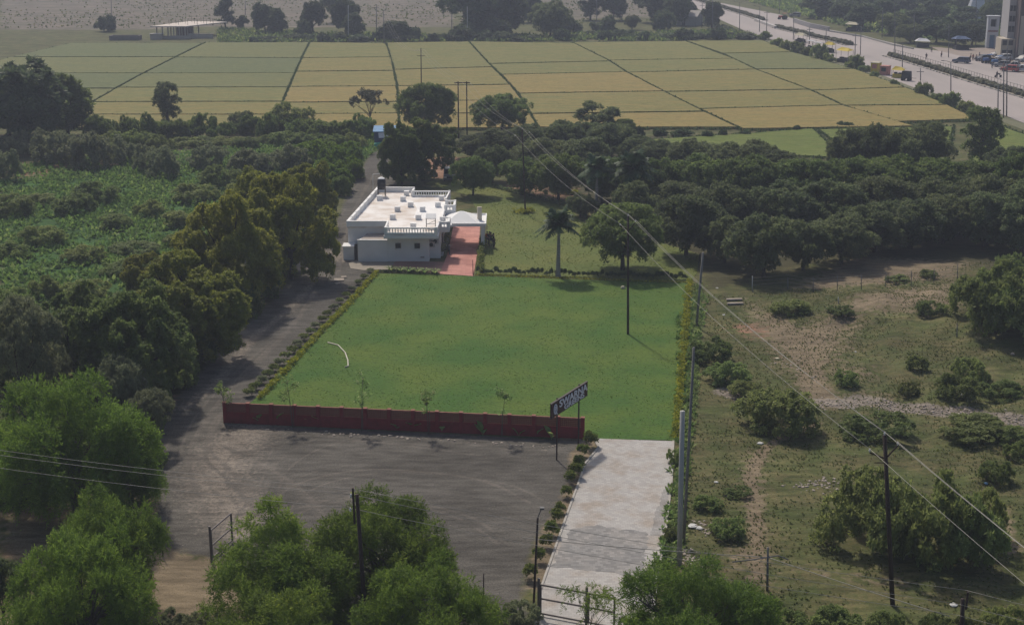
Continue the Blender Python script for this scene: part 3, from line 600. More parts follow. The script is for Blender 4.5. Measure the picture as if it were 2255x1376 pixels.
# ---------------------------------------------------------------- the white house
WH = mat('white_wash', (.74,.74,.74), .85, (.66,.655,.65), .8, .15, detail=6)
WH2 = mat('white_trim', (.80,.80,.80), .8, (.74,.74,.73), 1.2)
RF = mat('roof_terrace', (.78,.76,.74), .9, (.56,.49,.43), .45, .15, contrast=.14, detail=8)
RFN = mat('roof_fresh_paint', (.80,.80,.80), .85, (.74,.73,.72), .8)
DK = mat('dark_opening', (.02,.022,.025), .4); FR = mat('window_frame', (.10,.09,.085), .5); GREYC = mat('grey_concrete', (.34,.33,.31), .9, (.26,.25,.24), 2)
hs_ = thing('white_house', (-13,160,0), 'white single storey house with flat terrace roof, balustrades and a car porch', 'house'); HO = (-13,160,0)
foot = [(-18.35,158.9),(-13.75,158.9),(-13.75,156.3),(-9.15,156.3),(-9.15,158.0),(-8.0,158.0),(-7.85,166),(-7.65,176.2),(-12.3,176.2),(-12.2,178.9),(-16.75,179.1)]
MB().prism(foot, -.1, 3.25).build('wall', WH, hs_, HO)
rf = MB().prism([(-18.42,158.82),(-13.95,158.82),(-13.95,154.9),(-8.15,154.9),(-8.1,158.0),(-7.8,166),(-7.55,176.3),(-12.1,176.3),(-12.1,179.0),(-16.8,179.2)], 3.254, 3.45).build('roof', RF, hs_, HO)
MB().prism([(-11.3,163.3),(-8.3,162.2),(-7.95,169.5),(-8.0,172.8),(-11.9,172.3),(-11.2,168.5)], 3.44, 3.458).build('painted_patch', RFN, rf, HO)
# solid parapets (left and back) and balustraded ones
pp = MB()
for a, b in (((-18.33,158.75),(-16.73,179.1)), ((-16.8,179.05),(-12.15,178.95)), ((-12.2,178.9),(-12.35,176.2)), ((-18.4,158.9),(-13.9,158.9))): pp.bar(a, b, .2, 3.452, 4.0)
for t_ in (0.0,.12,.25,.38,.5,.62,.75,.88,1.0):
    q = Vector((-18.33,158.75)).lerp(Vector((-16.73,179.1)), t_); pp.box(q.x-.13, q.x+.16, q.y-.16, q.y+.16, 3.456, 4.12)
pp.bar((-18.35,158.75),(-16.75,179.1), .3, 4.002, 4.07); pp.bar((-16.8,179.05),(-12.15,178.95), .3, 4.004, 4.07); pp.bar((-18.4,158.9),(-13.9,158.9), .3, 4.006, 4.07)
pp.build('parapet', WH2, hs_, HO)
balm = MB().lathe([(.07,0),(.045,.05),(.075,.18),(.04,.34),(.07,.4)], n=8).build('baluster', WH2); balme = balm.data; bpy.data.objects.remove(balm)
def balustrade(a, b, z0=3.45, h=.72, lab=None, post=True):
    a = Vector((*a, 0)); b = Vector((*b, 0)); mb = MB(); mb.bar(a, b, .22, z0+.002, z0+.16); mb.bar(a, b, .24, z0+.562, z0+h-.01)
    for q in (a, b): mb.box(q.x-.14, q.x+.14, q.y-.14, q.y+.14, z0+.004, z0+h+.03)
    o = mb.build('balustrade', WH2, hs_, HO); n_ = max(2, int((b-a).length/.30))
    for j in range(n_):
        q = a.lerp(b, (j+.5)/n_); c = bpy.data.objects.new('baluster', balme); COL.objects.link(c); c.parent = o; c.location = (q.x-HO[0], q.y-HO[1], z0+.16)
balustrade((-13.8,155.05), (-8.3,155.0)); balustrade((-12.2,176.1), (-7.7,176.1))
side = MB(); side.bar((-8.22,155.2),(-8.12,158.1), .18, 3.454, 4.12); side.bar((-7.95,171.5),(-7.68,176.0), .18, 3.454, 4.12); side.bar((-13.82,155.2),(-13.84,158.8), .18, 3.454, 4.14); side.bar((-8.03,161),(-7.95,167), .18, 3.458, 3.72)
side.build('side_parapet', WH2, hs_, HO)
# small projecting balconies over the porch
for (x0, x1, y0, y1) in ((-8.15,-6.95,157.9,160.6), (-7.95,-6.65,167.2,170.2)):
    MB().box(x0, x1, y0-.02, y1, 3.0, 3.448).build('balcony', WH, hs_, HO); balustrade((x0+.15,y0+.1),(x1-.12,y0+.1)); balustrade((x1-.12,y0+.4),(x1-.12,y1-.4)); balustrade((x0+.15,y1-.1),(x1-.12,y1-.1))
# canopy edge under the front balustrade
MB().prism([(-14.0,154.8),(-8.05,154.8),(-8.0,158.2),(-9.0,158.2),(-9.0,156.25),(-14.0,156.25)], 2.95, 3.25).build('eave', WH, hs_, HO)
# annex yard walls to the left
an = MB(); an.bar((-16.95,156.35),(-13.76,156.3), .2, -.1, 2.45); an.bar((-16.95,156.35),(-16.1,158.8), .2, -.1, 2.43); an.bar((-17.05,156.35),(-13.76,156.3), .28, 2.455, 2.5)
an.build('yard_wall', WH, hs_, HO)
sr = MB(); sr.add([(-16.8,156.5,2.3),(-13.8,156.45,2.3),(-13.8,158.85,2.55),(-16.2,158.85,2.55),(-16.8,156.5,2.4),(-13.8,156.45,2.4),(-13.8,158.85,2.65),(-16.2,158.85,2.65)], [(0,3,2,1),(4,5,6,7),(0,1,5,4),(1,2,6,5),(2,3,7,6),(3,0,4,7)]); sr.build('shed_roof', mat('shed_roof', (.30,.27,.26), .8, (.36,.3,.25), 1), hs_, HO)
pl = MB(); pl.box(-18.75,-17.55,157.2,158.88,-.1,1.45); pl.box(-18.85,-17.5,157.1,158.9,1.455,1.56); pl.build('plinth', WH, hs_, HO)
dr = MB().box(-17.5,-17.05,157.3,157.38,0,1.75).build('door', DK, hs_, HO)
for xx in (-12.55, -10.45):
    wf = MB().box(xx-.30,xx+.30,156.2,156.3,1.55,2.12).build('window', FR, hs_, HO)
    MB().box(xx-.24,xx+.24,156.17,156.197,1.6,2.07).build('pane', DK, wf, HO)
    sb = MB(); 
    for q in range(5): sb.box(xx-.24,xx+.24,156.15,156.168,1.63+q*.1,1.65+q*.1)
    sb.build('bars', FR, wf, HO); MB().box(xx-.36,xx+.36,156.08,156.29,1.46,1.52).build('sill', WH2, wf, HO)
MB().box(-10.1,-9.7,156.1,156.29,.5,.62).build('ledge', GREYC, hs_, HO)
for (x, y, z) in ((-8.95,157.3,1.75),(-8.55,157.85,2.0)):
    a = MB().box(x-.42,x+.38,y-.16,y+.14,z-.28,z+.28).build('air_conditioner', mat('ac_case', (.42,.41,.4), .6), hs_, HO)
    MB().tube([(x,y-.2,z),(x,y-.17,z)], .22, 14).build('fan', DK, a, HO)
for (x0, x1, z0, z1) in ((-7.7,-7.62,0,2.1),):
    for y in (160.5, 168): MB().box(-8.06,-7.86,y,y+1.0,0.05,2.15).build('side_door', DK, hs_, HO)
# roof stubs
for sx, sy in ((590,415),(893,362),(853,425),(1285,415),(938,490),(790,540),(1245,492),(1072,540),(737,630),(1025,632),(968,728)):
    g = G(720+sx/5.095, 360+sy/5.095, 3.45); MB().box(g.x-.32,g.x+.32,g.y-.1,g.y+.5,3.455,4.02).build('roof_stub', WH2, hs_, HO)
# car porch
cp = MB(); X0, X1, Y0, Y1 = -7.85, -2.95, 161.9, 167.6
cp.box(X0,X1,Y0,Y1,2.75,2.95); cp.build('porch_slab', WH, hs_, HO)
rim = MB(); rim.box(X0+1,X1,Y0,Y0+.14,2.952,3.12); rim.box(X1-.14,X1,Y0+.142,Y1-.142,2.953,3.12); rim.box(X0,X1,Y1-.14,Y1,2.951,3.12); rim.build('porch_rim', WH2, hs_, HO)
pr = MB(); a0, a1, b0, b1 = X0+.05, X1-.75, Y0+.3, Y1-.5; pr.add([(a0,b0,2.954),(a1,b0,2.954),(a1,b1,2.954),(a0,b1,2.954),((a0+a1)/2-.2,(b0+b1)/2,4.0),((a0+a1)/2+.1,(b0+b1)/2,4.0)], [(0,1,5,4),(1,2,5),(2,3,4,5),(3,0,4),(0,3,2,1)]); pr.build('porch_roof', WH2, hs_, HO)
for (x, y) in ((-3.35,162.3),(-3.35,167.1)):
    MB().box(x-.2,x+.2,y-.2,y+.2,0,2.748).build('pillar', WH, hs_, HO)
MB().box(-4.0,-3.5,164.4,164.65,2.955,4.5,rz=.25).build('upright_slab', mat('cream_slab', (.62,.55,.45), .9), hs_, HO)
# tank on the roof
tg = G(720+615/5.095, 360+370/5.095, 3.45); tk = thing('water_tank', tg, 'black water tank with white lid on a stand on the house roof', 'water tank')
MB().lathe([(.5,.95),(.52,1.0),(.52,1.25),(.54,1.28),(.52,1.31),(.52,1.6),(.54,1.63),(.52,1.66),(.52,2.0),(.42,2.2)], n=18).build('barrel', mat('tank_black', (.03,.03,.033), .5), tk, smooth=True)
MB().lathe([(.43,2.2),(.42,2.26),(.2,2.38),(.15,2.4)], n=16).build('lid', WH2, tk)
s = MB()
for dx in (-.45,.45):
    for dy in (-.45,.45): s.box(dx-.04,dx+.04,dy-.04,dy+.04,.006,.93)
for z in (.35,.9):
    s.box(-.5,.5,-.49,-.45,z,z+.05); s.box(-.5,.5,.45,.49,z,z+.05); s.box(-.49,-.45,-.445,.445,z,z+.05); s.box(.45,.49,-.445,.445,z,z+.05)
s.build('stand', RAILM, tk)
pf = thing('pipe_frame', G(720+545/5.095, 360+290/5.095, 3.45), 'thin white pipe frame beside the black roof tank', 'pipe frame')
MB().tube([(-.3,0,.006),(-.3,0,1.9),(.55,0,2.0)], .035, 5).build('pipe', WH2, pf)
hg = G(720+1165/5.095, 360+730/5.095, 3.45); ht = thing('solar_heater', hg, 'small white panel on a thin metal frame at the front of the house roof', 'roof unit')
s = MB()
for dx in (-.5,.5):
    for dy in (0,.6): s.tube([(dx,dy,.006),(dx,dy,1.15)], .03, 5)
s.tube([(-.5,0,.5),(.5,0,.5)], .03, 5); s.tube([(-.5,.6,.3),(.5,0,.9)], .025, 5); s.build('frame', RAILM, ht)
MB().add([(-.55,-.1,1.1),(.6,-.1,1.1),(.6,.7,1.45),(-.55,.7,1.45),(-.55,-.1,1.18),(.6,-.1,1.18),(.6,.7,1.53),(-.55,.7,1.53)], [(0,3,2,1),(4,5,6,7),(0,1,5,4),(1,2,6,5),(2,3,7,6),(3,0,4,7)]).build('panel', WH2, ht)
# ---------------------------------------------------------------- people
def person(p, h, rz, label, shirt, trous, hair=(.015,.013,.012), seed=0, lean=.0, cat='person', group=None):
    """one skinned body; clothing as thin shells over it"""
    rr = random.Random(seed); k = h/1.72
    st = .10+.05*rr.random(); ar = rr.uniform(.1,.3)
    J = dict(pel=(0,0,.93), bel=(0,.0,1.08), chs=(0,.0,1.30), nek=(0,.0,1.48), hd0=(0,-.01,1.56), hd1=(0,-.01,1.66),
             hl=(-.10,0,.88), kl=(-.11,-.03,.50), al=(-.12,.02,.09), tl=(-.13,-.13,.04), hr=(.10,0,.88), kr=(.11,-.03-st,.50), ar_=(.12,.02-st*.4,.09), tr=(.13,-.14-st*.4,.04),
             sl=(-.19,0,1.41), el=(-.25,.0,1.14), wl=(-.24,-.10-ar,.92), fl=(-.24,-.14-ar,.84), sr=(.19,0,1.41), er=(.25,.0,1.14), wr=(.22,-.12-ar*.5,.93), fr=(.22,-.16-ar*.5,.85))
    RD = dict(pel=.14, bel=.125, chs=.15, nek=.06, hd0=.085, hd1=.09, hl=.09, kl=.062, al=.042, tl=.04, hr=.09, kr=.062, ar_=.042, tr=.04, sl=.062, el=.046, wl=.032, fl=.03, sr=.062, er=.046, wr=.032, fr=.03)
    Ed = [('pel','bel'),('bel','chs'),('chs','nek'),('nek','hd0'),('hd0','hd1'),('pel','hl'),('hl','kl'),('kl','al'),('al','tl'),('pel','hr'),('hr','kr'),('kr','ar_'),('ar_','tr'),('chs','sl'),('sl','el'),('el','wl'),('wl','fl'),('chs','sr'),('sr','er'),('er','wr'),('wr','fr')]
    def grow(keys, extra, name, m, parent):
        ks = [q for q in J if q in keys]; ed = [(ks.index(a), ks.index(b)) for a, b in Ed if a in ks and b in ks]
        me_ = bpy.data.meshes.new(name); me_.from_pydata([tuple(c*k for c in J[q]) for q in ks], ed, []); o = bpy.data.objects.new(name, me_); COL.objects.link(o)
        md = o.modifiers.new('s', 'SKIN'); 
        for i, q in enumerate(ks): me_.skin_vertices[0].data[i].radius = (RD[q]*k*extra,)*2
        me_.skin_vertices[0].data[0].use_root = True
        o.modifiers.new('u', 'SUBSURF').levels = 1
        dg = bpy.context.evaluated_depsgraph_get(); m2 = bpy.data.meshes.new_from_object(o.evaluated_get(dg)); bpy.data.objects.remove(o)
        m2.name = name; m2.materials.clear(); m2.materials.append(m); m2.shade_smooth(); o2 = bpy.data.objects.new(name, m2); COL.objects.link(o2); o2.parent = parent; return o2
    t = thing('person', p, label, cat, group, rz); sk = mat('skin', (.20,.11,.07), .6)
    grow(set(J), 1.0, 'body', sk, t)
    grow({'bel','chs','pel','sl','el','sr','er'}, 1.15, 'shirt', mat('shirt', shirt, .9), t)
    grow({'pel','hl','kl','al','hr','kr','ar_'}, 1.18, 'trousers', mat('trousers', trous, .9), t)
    MB().blob((0,.02*k,1.665*k), .105*k, seed, .9, 10).build('hair', mat('hair', hair, .8), t, smooth=True); return t
person(G(1073,540), 1.62, .4, 'person in an orange red top, leftmost of the group by the porch pillar', (.40,.09,.04), (.10,.07,.06), seed=1, group='people beside the car porch')
person(G(1078,541), 1.65, -.3, 'person in navy blue behind the others in the group at the porch', (.03,.04,.08), (.03,.035,.05), seed=2, group='people beside the car porch')
person(G(1081,543), 1.70, .2, 'person in dark clothes in the middle of the group on the lawn edge', (.05,.05,.065), (.02,.02,.03), seed=3, group='people beside the car porch')
person(G(1087,546), 1.74, 1.4, 'person in black, rightmost of the group by the porch pillar', (.018,.018,.024), (.02,.02,.025), seed=4, group='people beside the car porch')

# ---------------------------------------------------------------- vehicles
TYRE = mat('tyre', (.02,.02,.02), .8); GLASS = mat('car_glass', (.02,.025,.03), .12); LAMPM = mat('lamp_lens', (.6,.6,.58), .2); RIM = mat('rim', (.35,.35,.36), .4, metal=.6)
def car(p, rz, col, label, L=4.2, Wd=1.75, Hh=1.55, kind='suv', name='car', cat='car', group=None):
    t = thing(name, p, label, cat, group, rz); paint = mat('car_paint', col, .35); w2 = Wd/2
    f = L/2; hood = .95*Hh*.62; 
    if kind == 'suv': prof = [(-f,.35),(-f,hood*.95),(-f+.12,hood),(-f+1.0,hood+.08),(f-.1,hood+.08),(f,hood-.05),(f,.35)]; cab = [(-f+.95,hood+.06),(-f+1.65,Hh),(f-.35,Hh),(f-.12,hood+.06)]
    else: prof = [(-f,.3),(-f,hood*.8),(-f+.2,hood*.95),(-f+1.1,hood),(f-.6,hood+.02),(f-.05,hood-.05),(f,.35)]; cab = [(-f+1.0,hood-.01),(-f+1.7,Hh),(f-1.3,Hh),(f-.6,hood)]
    def ext(pr, wa, wb, hb):
        n_ = len(pr); zs = [q[1] for q in pr]; z0, z1 = min(zs), max(zs); V = []
        for sgn in (-1, 1):
            for x, z in pr: V.append((x, sgn*(wa+(wb-wa)*(z-z0)/(z1-z0)), z))
        return V, [tuple(range(n_-1,-1,-1)), tuple(range(n_,2*n_))]+[(i,(i+1)%n_,(i+1)%n_+n_,i+n_) for i in range(n_)]
    b = MB(); b.add(*ext(prof[::-1], w2, w2*.95, 0)); b.build('body', paint, t)
    c = MB(); c.add(*ext(cab[::-1], w2*.93, w2*.78, 0)); c.build('glasshouse', GLASS, t)
    r = MB(); r.box(cab[1][0]-.02, cab[2][0]+.02, -w2*.8, w2*.8, Hh-.01, Hh+.05); 
    for sgn in (-1,1):
        for (xa,za),(xb,zb) in ((cab[0],cab[1]),(cab[3],cab[2])): r.tube([(xa,sgn*w2*.93,za),(xb,sgn*w2*.79,zb)], .05, 5)
        xm = (cab[1][0]+cab[2][0])/2; r.tube([(xm,sgn*w2*.94,cab[0][1]),(xm,sgn*w2*.8,Hh)], .05, 5)
    r.build('roof', paint, t)
    for x in (-f+.75, f-.75):
        for sgn in (-1, 1):
            wh = MB().tube([(x,sgn*(w2-.2),.33),(x,sgn*(w2+.02),.33)], .33, 14).build('wheel', TYRE, t); MB().tube([(x,sgn*(w2+.0),.33),(x,sgn*(w2+.035),.33)], .18, 10).build('rim', RIM, wh)
    for sgn in (-1, 1): MB().box(-f-.03,-f+.05,sgn*w2*.72-.17,sgn*w2*.72+.17,hood*.68,hood*.84).build('headlight', LAMPM, t)
    MB().box(-f-.06,-f+.1,-w2*.98,w2*.98,.3,.48).build('bumper', mat('bumper', (.10,.10,.11), .5), t)
    MB().box(-f-.025,-f+.02,-w2*.45,w2*.45,hood*.62,hood*.82).build('grille', DK, t)
    return t
car(G(990,396), math.pi/2+.05, (.10,.12,.14), 'dark grey SUV parked facing the house between the trees', 3.9, 1.7, 1.62)
# ---------------------------------------------------------------- trees and bushes
def row(kinds, items, fmt, group, name='tree', cat='tree', tints=None, **kw):
    """items sorted from left to right; the label counts them"""
    items = sorted(items, key=lambda q: q[0]); kinds = [kinds] if isinstance(kinds, str) else kinds
    for i, it in enumerate(items):
        kw2 = dict(kw)
        if tints: kw2['mname'] = tints[(i*5+len(items)) % len(tints)]
        plant(it[4] if len(it) > 4 else kinds[i % len(kinds)], *it[:4], fmt.format(o=ordinal(i)), cat, name, group, **kw2)
# belt along the gravel lane, upper left
plant('fardark' if 0 else 'far', 40, 325, 138, 210, 'big dark tree at the left edge of the rice fields', name='broadleaf_tree')
plant('far', 150, 300, 165, 125, 'dark green tree right beside the big tree by the rice fields', name='broadleaf_tree', mname='mangogreen')
plant('far', 20, 300, 230, 110, 'lower dark tree under the big tree at the left edge', name='broadleaf_tree')
plant('ivy', 370, 275, 182, 62, 'ragged dark tree with climbing creepers standing alone before the rice fields', name='creeper_tree', mname='mango')
plant('bush', 640, 290, 226, 112, 'tall dome of dark creepers at the edge of the rice fields', 'bush', 'creeper_mound')
plant('bush', 536, 288, 246, 66, 'smaller rounded dark bush left of the tall creeper dome', 'bush', mname='mango')
plant('sparse', 815, 285, 197, 84, 'thin half bare tree above the blue shed', name='sparse_tree')
plant('mango', 940, 290, 184, 128, 'dark round tree between the blue shed and the twin poles', name='broadleaf_tree', mname='mangogreen')
plant('mango', 1105, 292, 210, 128, 'dark round tree right of the twin poles', name='broadleaf_tree', mname='mangogreen')
plant('spiky', 1313, 300, 226, 98, 'dark upright tree with ragged tufts at the back of the orchard', name='broadleaf_tree')
plant('mangogreen', 1373, 305, 263, 62, 'small bright green tree behind the orchard', name='small_tree')
plant('neem', 885, 412, 272, 100, 'leaning tree with a forked trunk behind the white house', name='leaning_tree', mname='mangogreen')
plant('neem', 930, 398, 263, 158, 'large olive green tree behind the white house', name='broadleaf_tree', variant=1, mname='mangogreen')
plant('mangogreen', 1042, 431, 346, 96, 'small round tree on the lawn beside the parked car', name='lawn_tree')
plant('mangogreen', 1371, 594, 452, 186, 'large round tree alone on the lawn between palm and fence', name='lawn_tree')
row('bush', [(x, 300+R.uniform(-8,10), 300-R.uniform(28,52), R.uniform(52,90)) for x in range(215, 800, 34)], '{o} dark bush from the left in the thick hedgerow before the rice fields', 'hedgerow bushes before the rice fields', 'bush', 'bush', mname='mangogreen')
row('bush', [(x+R.uniform(-12,12), 326+R.uniform(-9,9), 326-R.uniform(22,38), R.uniform(52,80)) for x in range(240, 800, 42)], '{o} bush from the left in the second line behind the hedgerow', 'second line of hedgerow bushes', 'bush', 'bush')
row(['bush'], [(40,345,290,100),(120,360,288,120),(190,372,292,110),(262,362,300,90),(330,382,320,70),(365,392,322,80),(15,398,330,70),(560,395,330,110),(460,372,320,90),(640,372,318,100)], '{o} grey green shrub from the left around the bare earth patches', 'shrubs around the bare earth patches', 'bush', 'bush', mname='greybush')
row('bush', [(a+R.uniform(-10,10), b_+R.uniform(-8,8), b_-R.uniform(26,48), R.uniform(70,120)) for a, b_ in [(20,470),(90,455),(160,470),(215,440),(95,540),(30,570),(250,505),(330,470),(180,575),(300,560),(380,500),(110,650),(30,680),(190,660),(270,610),(350,600),(430,450),(490,410),(540,440),(600,420),(230,720),(150,720),(60,740),(420,545)]], '{o} shrub from the left in the green scrub west of the lane trees', 'shrubs in the green scrub', 'bush', 'bush')
row('bush', [(655,365,318,80),(705,350,306,80),(735,372,320,80),(765,352,312,74),(770,395,345,60),(745,420,365,70),(720,400,350,80)], '{o} bright bush from the left beside the far end of the lane', 'bushes along the far end of the lane', 'bush', 'bush', mname='acacia')
for a in [(640,615,392,205,'yellow green tree leaning over the lane nearest the house'), (680,500,362,125,'tall dark olive tree behind the one leaning over the lane'), (505,675,425,225,'yellow green tree in the middle of the lane side belt'), (590,560,375,170,'olive tree at the back of the lane side belt, above the middle tree'), (420,790,565,255,'broad golden green tree with a bare patch, in the lane side belt'), (350,700,565,170,'yellowish tree left of the broad golden green tree')]:
    plant('neem', *a, name='neem_tree', group='trees beside the gravel lane')
for a in [(300,900,645,255,'big dark green tree overhanging the lower gravel lane'), (170,850,640,230,'dark tree left of the one overhanging the lower lane'), (375,850,700,130,'low dark crown right under the golden tree')]:
    plant('neem', *a, name='neem_tree', group='trees beside the gravel lane', mname='mangogreen')
for a in [(50,930,665,190,'grey green tree at the left edge, halfway down'), (270,950,785,130,'grey leaved small tree beside the lane'), (335,985,860,110,'low grey leaved tree at the edge of the gravel'), (110,900,760,120,'lower grey green tree left of the dark lane trees')]:
    plant('grey', *a, name='grey_leaved_tree', group='grey leaved trees on the left')
for a in [(175,1150,838,345,'large bright feathery tree above the left wires'), (40,1130,930,200,'feathery tree at the left edge under the wires'), (290,1120,935,150,'right shoulder of feathery trees at the gravel edge'), (250,1330,1082,235,'round feathery tree left of the steel gate'), (190,1470,1190,320,'wide feathery tree at the lower left, below the round one'),
          (625,1400,1120,350,'left half of the feathery tree pair at the bottom centre'), (845,1345,1093,330,'right half of the feathery tree pair behind the broken pole'), (940,1500,1265,330,'low feathery tree at the bottom centre, in front of the pair'), (620,1540,1300,330,'feathery tree at the bottom edge left of centre'), (1520,1500,1252,365,'bright green feathery tree at the bottom, right of the driveway')]:
    plant('acacia', *a, name='feathery_tree', group='feathery trees in the foreground')
plant('grey', 10, 1400, 1235, 110, 'dark twiggy bush in the lower left corner', 'bush', 'dark_tree', mname='mango')
plant('thin', 1290, 1440, 1285, 150, 'wispy young tree in front of the driveway gate', name='young_tree')
plant('bush', 330, 1195, 1130, 60, 'creeper covered bush at the left fence wire', 'bush')
row('bush', [(1150,1376,1325,90),(1100,1400,1345,110),(1400,1410,1350,80),(440,1420,1350,110),(380,1400,1345,80)], '{o} dull low bush from the left along the bottom edge', 'low bushes along the bottom edge', 'bush', 'bush', mname='greybush')
row('bush', [(1740,1410,1352,110),(1850,1420,1345,140),(1960,1415,1350,120),(2060,1400,1356,80),(2210,1410,1340,110),(2130,1430,1362,90)], '{o} low green bush from the left along the bottom right edge', 'low bushes at the bottom right', 'bush', 'bush')
row('bush', [(30,1000,900,140),(120,1010,910,150),(220,1010,920,140),(300,1030,950,120),(20,1080,980,130),(110,1070,980,140),(40,860,760,150),(150,940,860,130),(240,880,780,120),(330,830,730,110),(420,760,670,110),(250,760,680,120),(160,780,690,120),(60,800,700,120)], '{o} bush from the left between the big trees at the lower left', 'bushes between the big trees on the left', 'bush', 'bush', mname='mangogreen')
row('bush', [(x, y, y-h_, w_) for x, y, h_, w_ in [(778,392,40,50),(748,430,44,50),(722,470,46,50),(700,520,55,60),(672,560,60,60),(628,600,60,70),(585,650,60,80),(540,700,70,80),(490,750,70,80),(440,800,75,85),(395,850,75,85),(350,905,80,90),(320,960,80,90)]], '{o} low bush from the left under the trees along the gravel lane', 'undergrowth bushes along the gravel lane', 'bush', 'bush', mname='mangogreen')
# orchard
row(['mango'], [(1050,350,298,105),(1100,355,285,115),(1165,350,276,115),(1235,345,268,115),(1290,340,270,100),(1345,350,272,110),(1400,360,300,110),(1190,385,305,120),(1280,385,305,130),(1085,400,322,90),(1450,375,312,110),(1520,385,308,120),(1590,392,315,120),(1660,400,312,130),(1720,415,335,130)], '{o} dark mango tree from the left along the back edge of the orchard', 'back row of the mango orchard', 'mango_tree', tints=['mango','mango','mangogreen','mango','greybush'])
row(['mango'], [(1870,395,285,115),(1930,398,275,125),(2030,395,272,130),(1985,405,300,110),(2225,400,325,110)], '{o} mango tree from the left before the bright right rice field', 'mango trees against the right rice field', 'mango_tree', tints=['mango','mango','mangogreen','mango','greybush'])
plant('ivy', 2160, 365, 238, 92, 'tall creeper clad tree rising in front of the highway', name='creeper_tree')
row(['mango'], [(1150,430,350,110),(1230,440,340,130),(1325,445,350,125),(1430,455,350,135),(1540,455,345,150),(1640,462,345,160),(1760,460,350,160),(1870,455,350,150),(1960,460,345,160),(2060,455,350,160),(2150,455,355,150),(2240,470,340,130)], '{o} mango tree from the left in the middle row of the orchard', 'middle row of the mango orchard', 'mango_tree', tints=['mango','mango','mangogreen','mango','greybush'])
row(['mango'], [(1278,478,428,72),(1400,500,400,110),(1590,520,405,150),(1490,490,400,130),(1720,520,405,165),(1830,520,400,165),(1940,510,390,165),(2050,505,395,160),(2160,510,385,165),(2250,525,400,150)], '{o} mango tree from the left in the orchard row behind the front row', 'second row from the front of the orchard', 'mango_tree', tints=['mango','mango','mangogreen','mango','greybush'])
row(['mango'], [(1511,562,430,160),(1595,580,478,110),(1681,610,474,170),(1768,595,490,130),(1852,580,475,150),(1925,555,450,160),(2005,548,440,160),(2076,538,430,150),(2170,545,425,160),(2250,560,440,140)], '{o} mango tree from the left in the front row of the orchard', 'front row of the mango orchard', 'mango_tree', tints=['mango','mango','mangogreen','mango','greybush'])
for a in [(2205,725,590,200,'large bush tree at the right edge of the rough ground'), (2150,690,600,130,'left shoulder bush of the large bush tree at the right edge'), (2240,640,560,110,'smaller light bush behind the large bush tree at the right edge'), (2250,740,640,150,'lowest part of the bush mass, cut by the right edge')]:
    plant('bush', *a, 'bush', 'bush_tree')
for a in [(1900,1190,1040,220,'large dark bush left of the leaning pole in the foreground'), (2010,1230,1050,230,'dark green bush straight behind the tall black pole'), (2110,1240,1090,200,'rounded bush right of the tall black pole'), (2165,1190,1082,110,'bush with a yellow green top, rightmost of the big clump')]:
    plant('bush', *a, 'bush', 'bush', group='big clump of bushes behind the black pole')
for a in [(1705,945,836,170,'dense bush standing in the pale stones'), (1605,840,785,100,'dark bush spilling from the fence halfway along'), (1562,795,735,90,'bush growing through the fence beside the lawn'), (1640,870,830,70,'low bush between the fence and the pale stones'),
          (1930,960,905,150,'flat bush just below the pale stone strip'), (2150,960,915,150,'flat yellowish bush below the right end of the pale stones'), (2225,970,930,90,'small bush at the right edge below the pale stones'), (2190,1060,1005,70,'lone light bush left of the right edge'), (2240,1010,962,60,'light bush at the right edge above the lone one'), (2135,840,778,75,'bluish bush on the slope at the right'), (2020,812,775,45,'small round bright bush on the slope'),
          (2000,870,832,50,'small bush above the pale stones'), (2110,880,815,90,'yellow green bush below the bluish one'), (2200,875,830,90,'straggly yellow green bush right of the bluish one'), (1862,845,812,55,'low tuft on the bare earth'), (1740,690,655,80,'dark scrub on the mound near the fence posts'), (1850,690,668,60,'low scrub on the ridge of the mound'), (2045,612,590,36,'small bush among the thin fence posts'), (1975,620,602,50,'greyish tuft among the fence posts'),
          (1625,1090,1070,60,'dark weed clump left of the footpath'), (1560,1120,1085,60,'dark weeds beside the grey poles'), (1600,1180,1130,80,'weed clump by the white plastic rubbish'), (2050,690,655,60,'scrub left of the large bush tree'), (1478,1185,1155,40,'weeds between the driveway and the grey poles'), (1486,1020,985,40,'leafy shrub at the upper right corner of the driveway')]:
    plant('bush', a[0], a[1], a[1]-(a[1]-a[2])*.8, a[3]*1.1, a[4], 'bush', 'bush', group='scattered bushes on the rough ground')
# far trees above the fields
row(['far','far','tall','far'], [(236,70,34,46,'farbush'),(497,66,-8,44,'tall'),(535,66,35,30,'far'),(585,74,8,58,'far'),(610,76,20,50,'far'),(690,76,5,55,'far'),(665,80,45,40,'farbush'),(735,50,-30,70,'far'),(762,75,-5,60,'far'),(780,80,30,50,'far'),(870,90,48,70,'far'),(905,90,60,50,'farbush'),(1030,80,-40,130,'far'),(1100,78,-30,110,'far'),(1080,84,40,100,'farbush'),(1040,88,50,90,'farbush'),(1010,92,60,70,'farbush'),(1212,83,3,95,'mango'),(1170,50,-30,60,'far'),(1255,75,40,60,'farbush'),(1300,45,-20,50,'tall'),(1350,45,-20,60,'far'),(1392,66,34,36,'mango'),(1440,50,-25,90,'far'),(1490,56,-10,60,'far'),(1330,70,35,60,'farbush'),(1460,66,25,50,'farbush'),(1567,62,5,46,'far'),(1505,45,-20,50,'far')],
    '{o} tree from the left in the hazy line beyond the rice fields', 'hazy trees beyond the rice fields', 'distant_tree')
row(['farbush'], [(x+R.uniform(-8,8), 90+R.uniform(-3,4), 90-R.uniform(8,20), R.uniform(35,70)) for x in list(range(560,830,38))+list(range(880,1200,36))]+[(x, 86+R.uniform(-6,5), 84-R.uniform(8,22), R.uniform(40,70)) for x in range(1240, 1680, 34)], '{o} low bush from the left on the far edge of the rice fields', 'low bushes on the far edge of the rice fields', 'bush', 'bush')
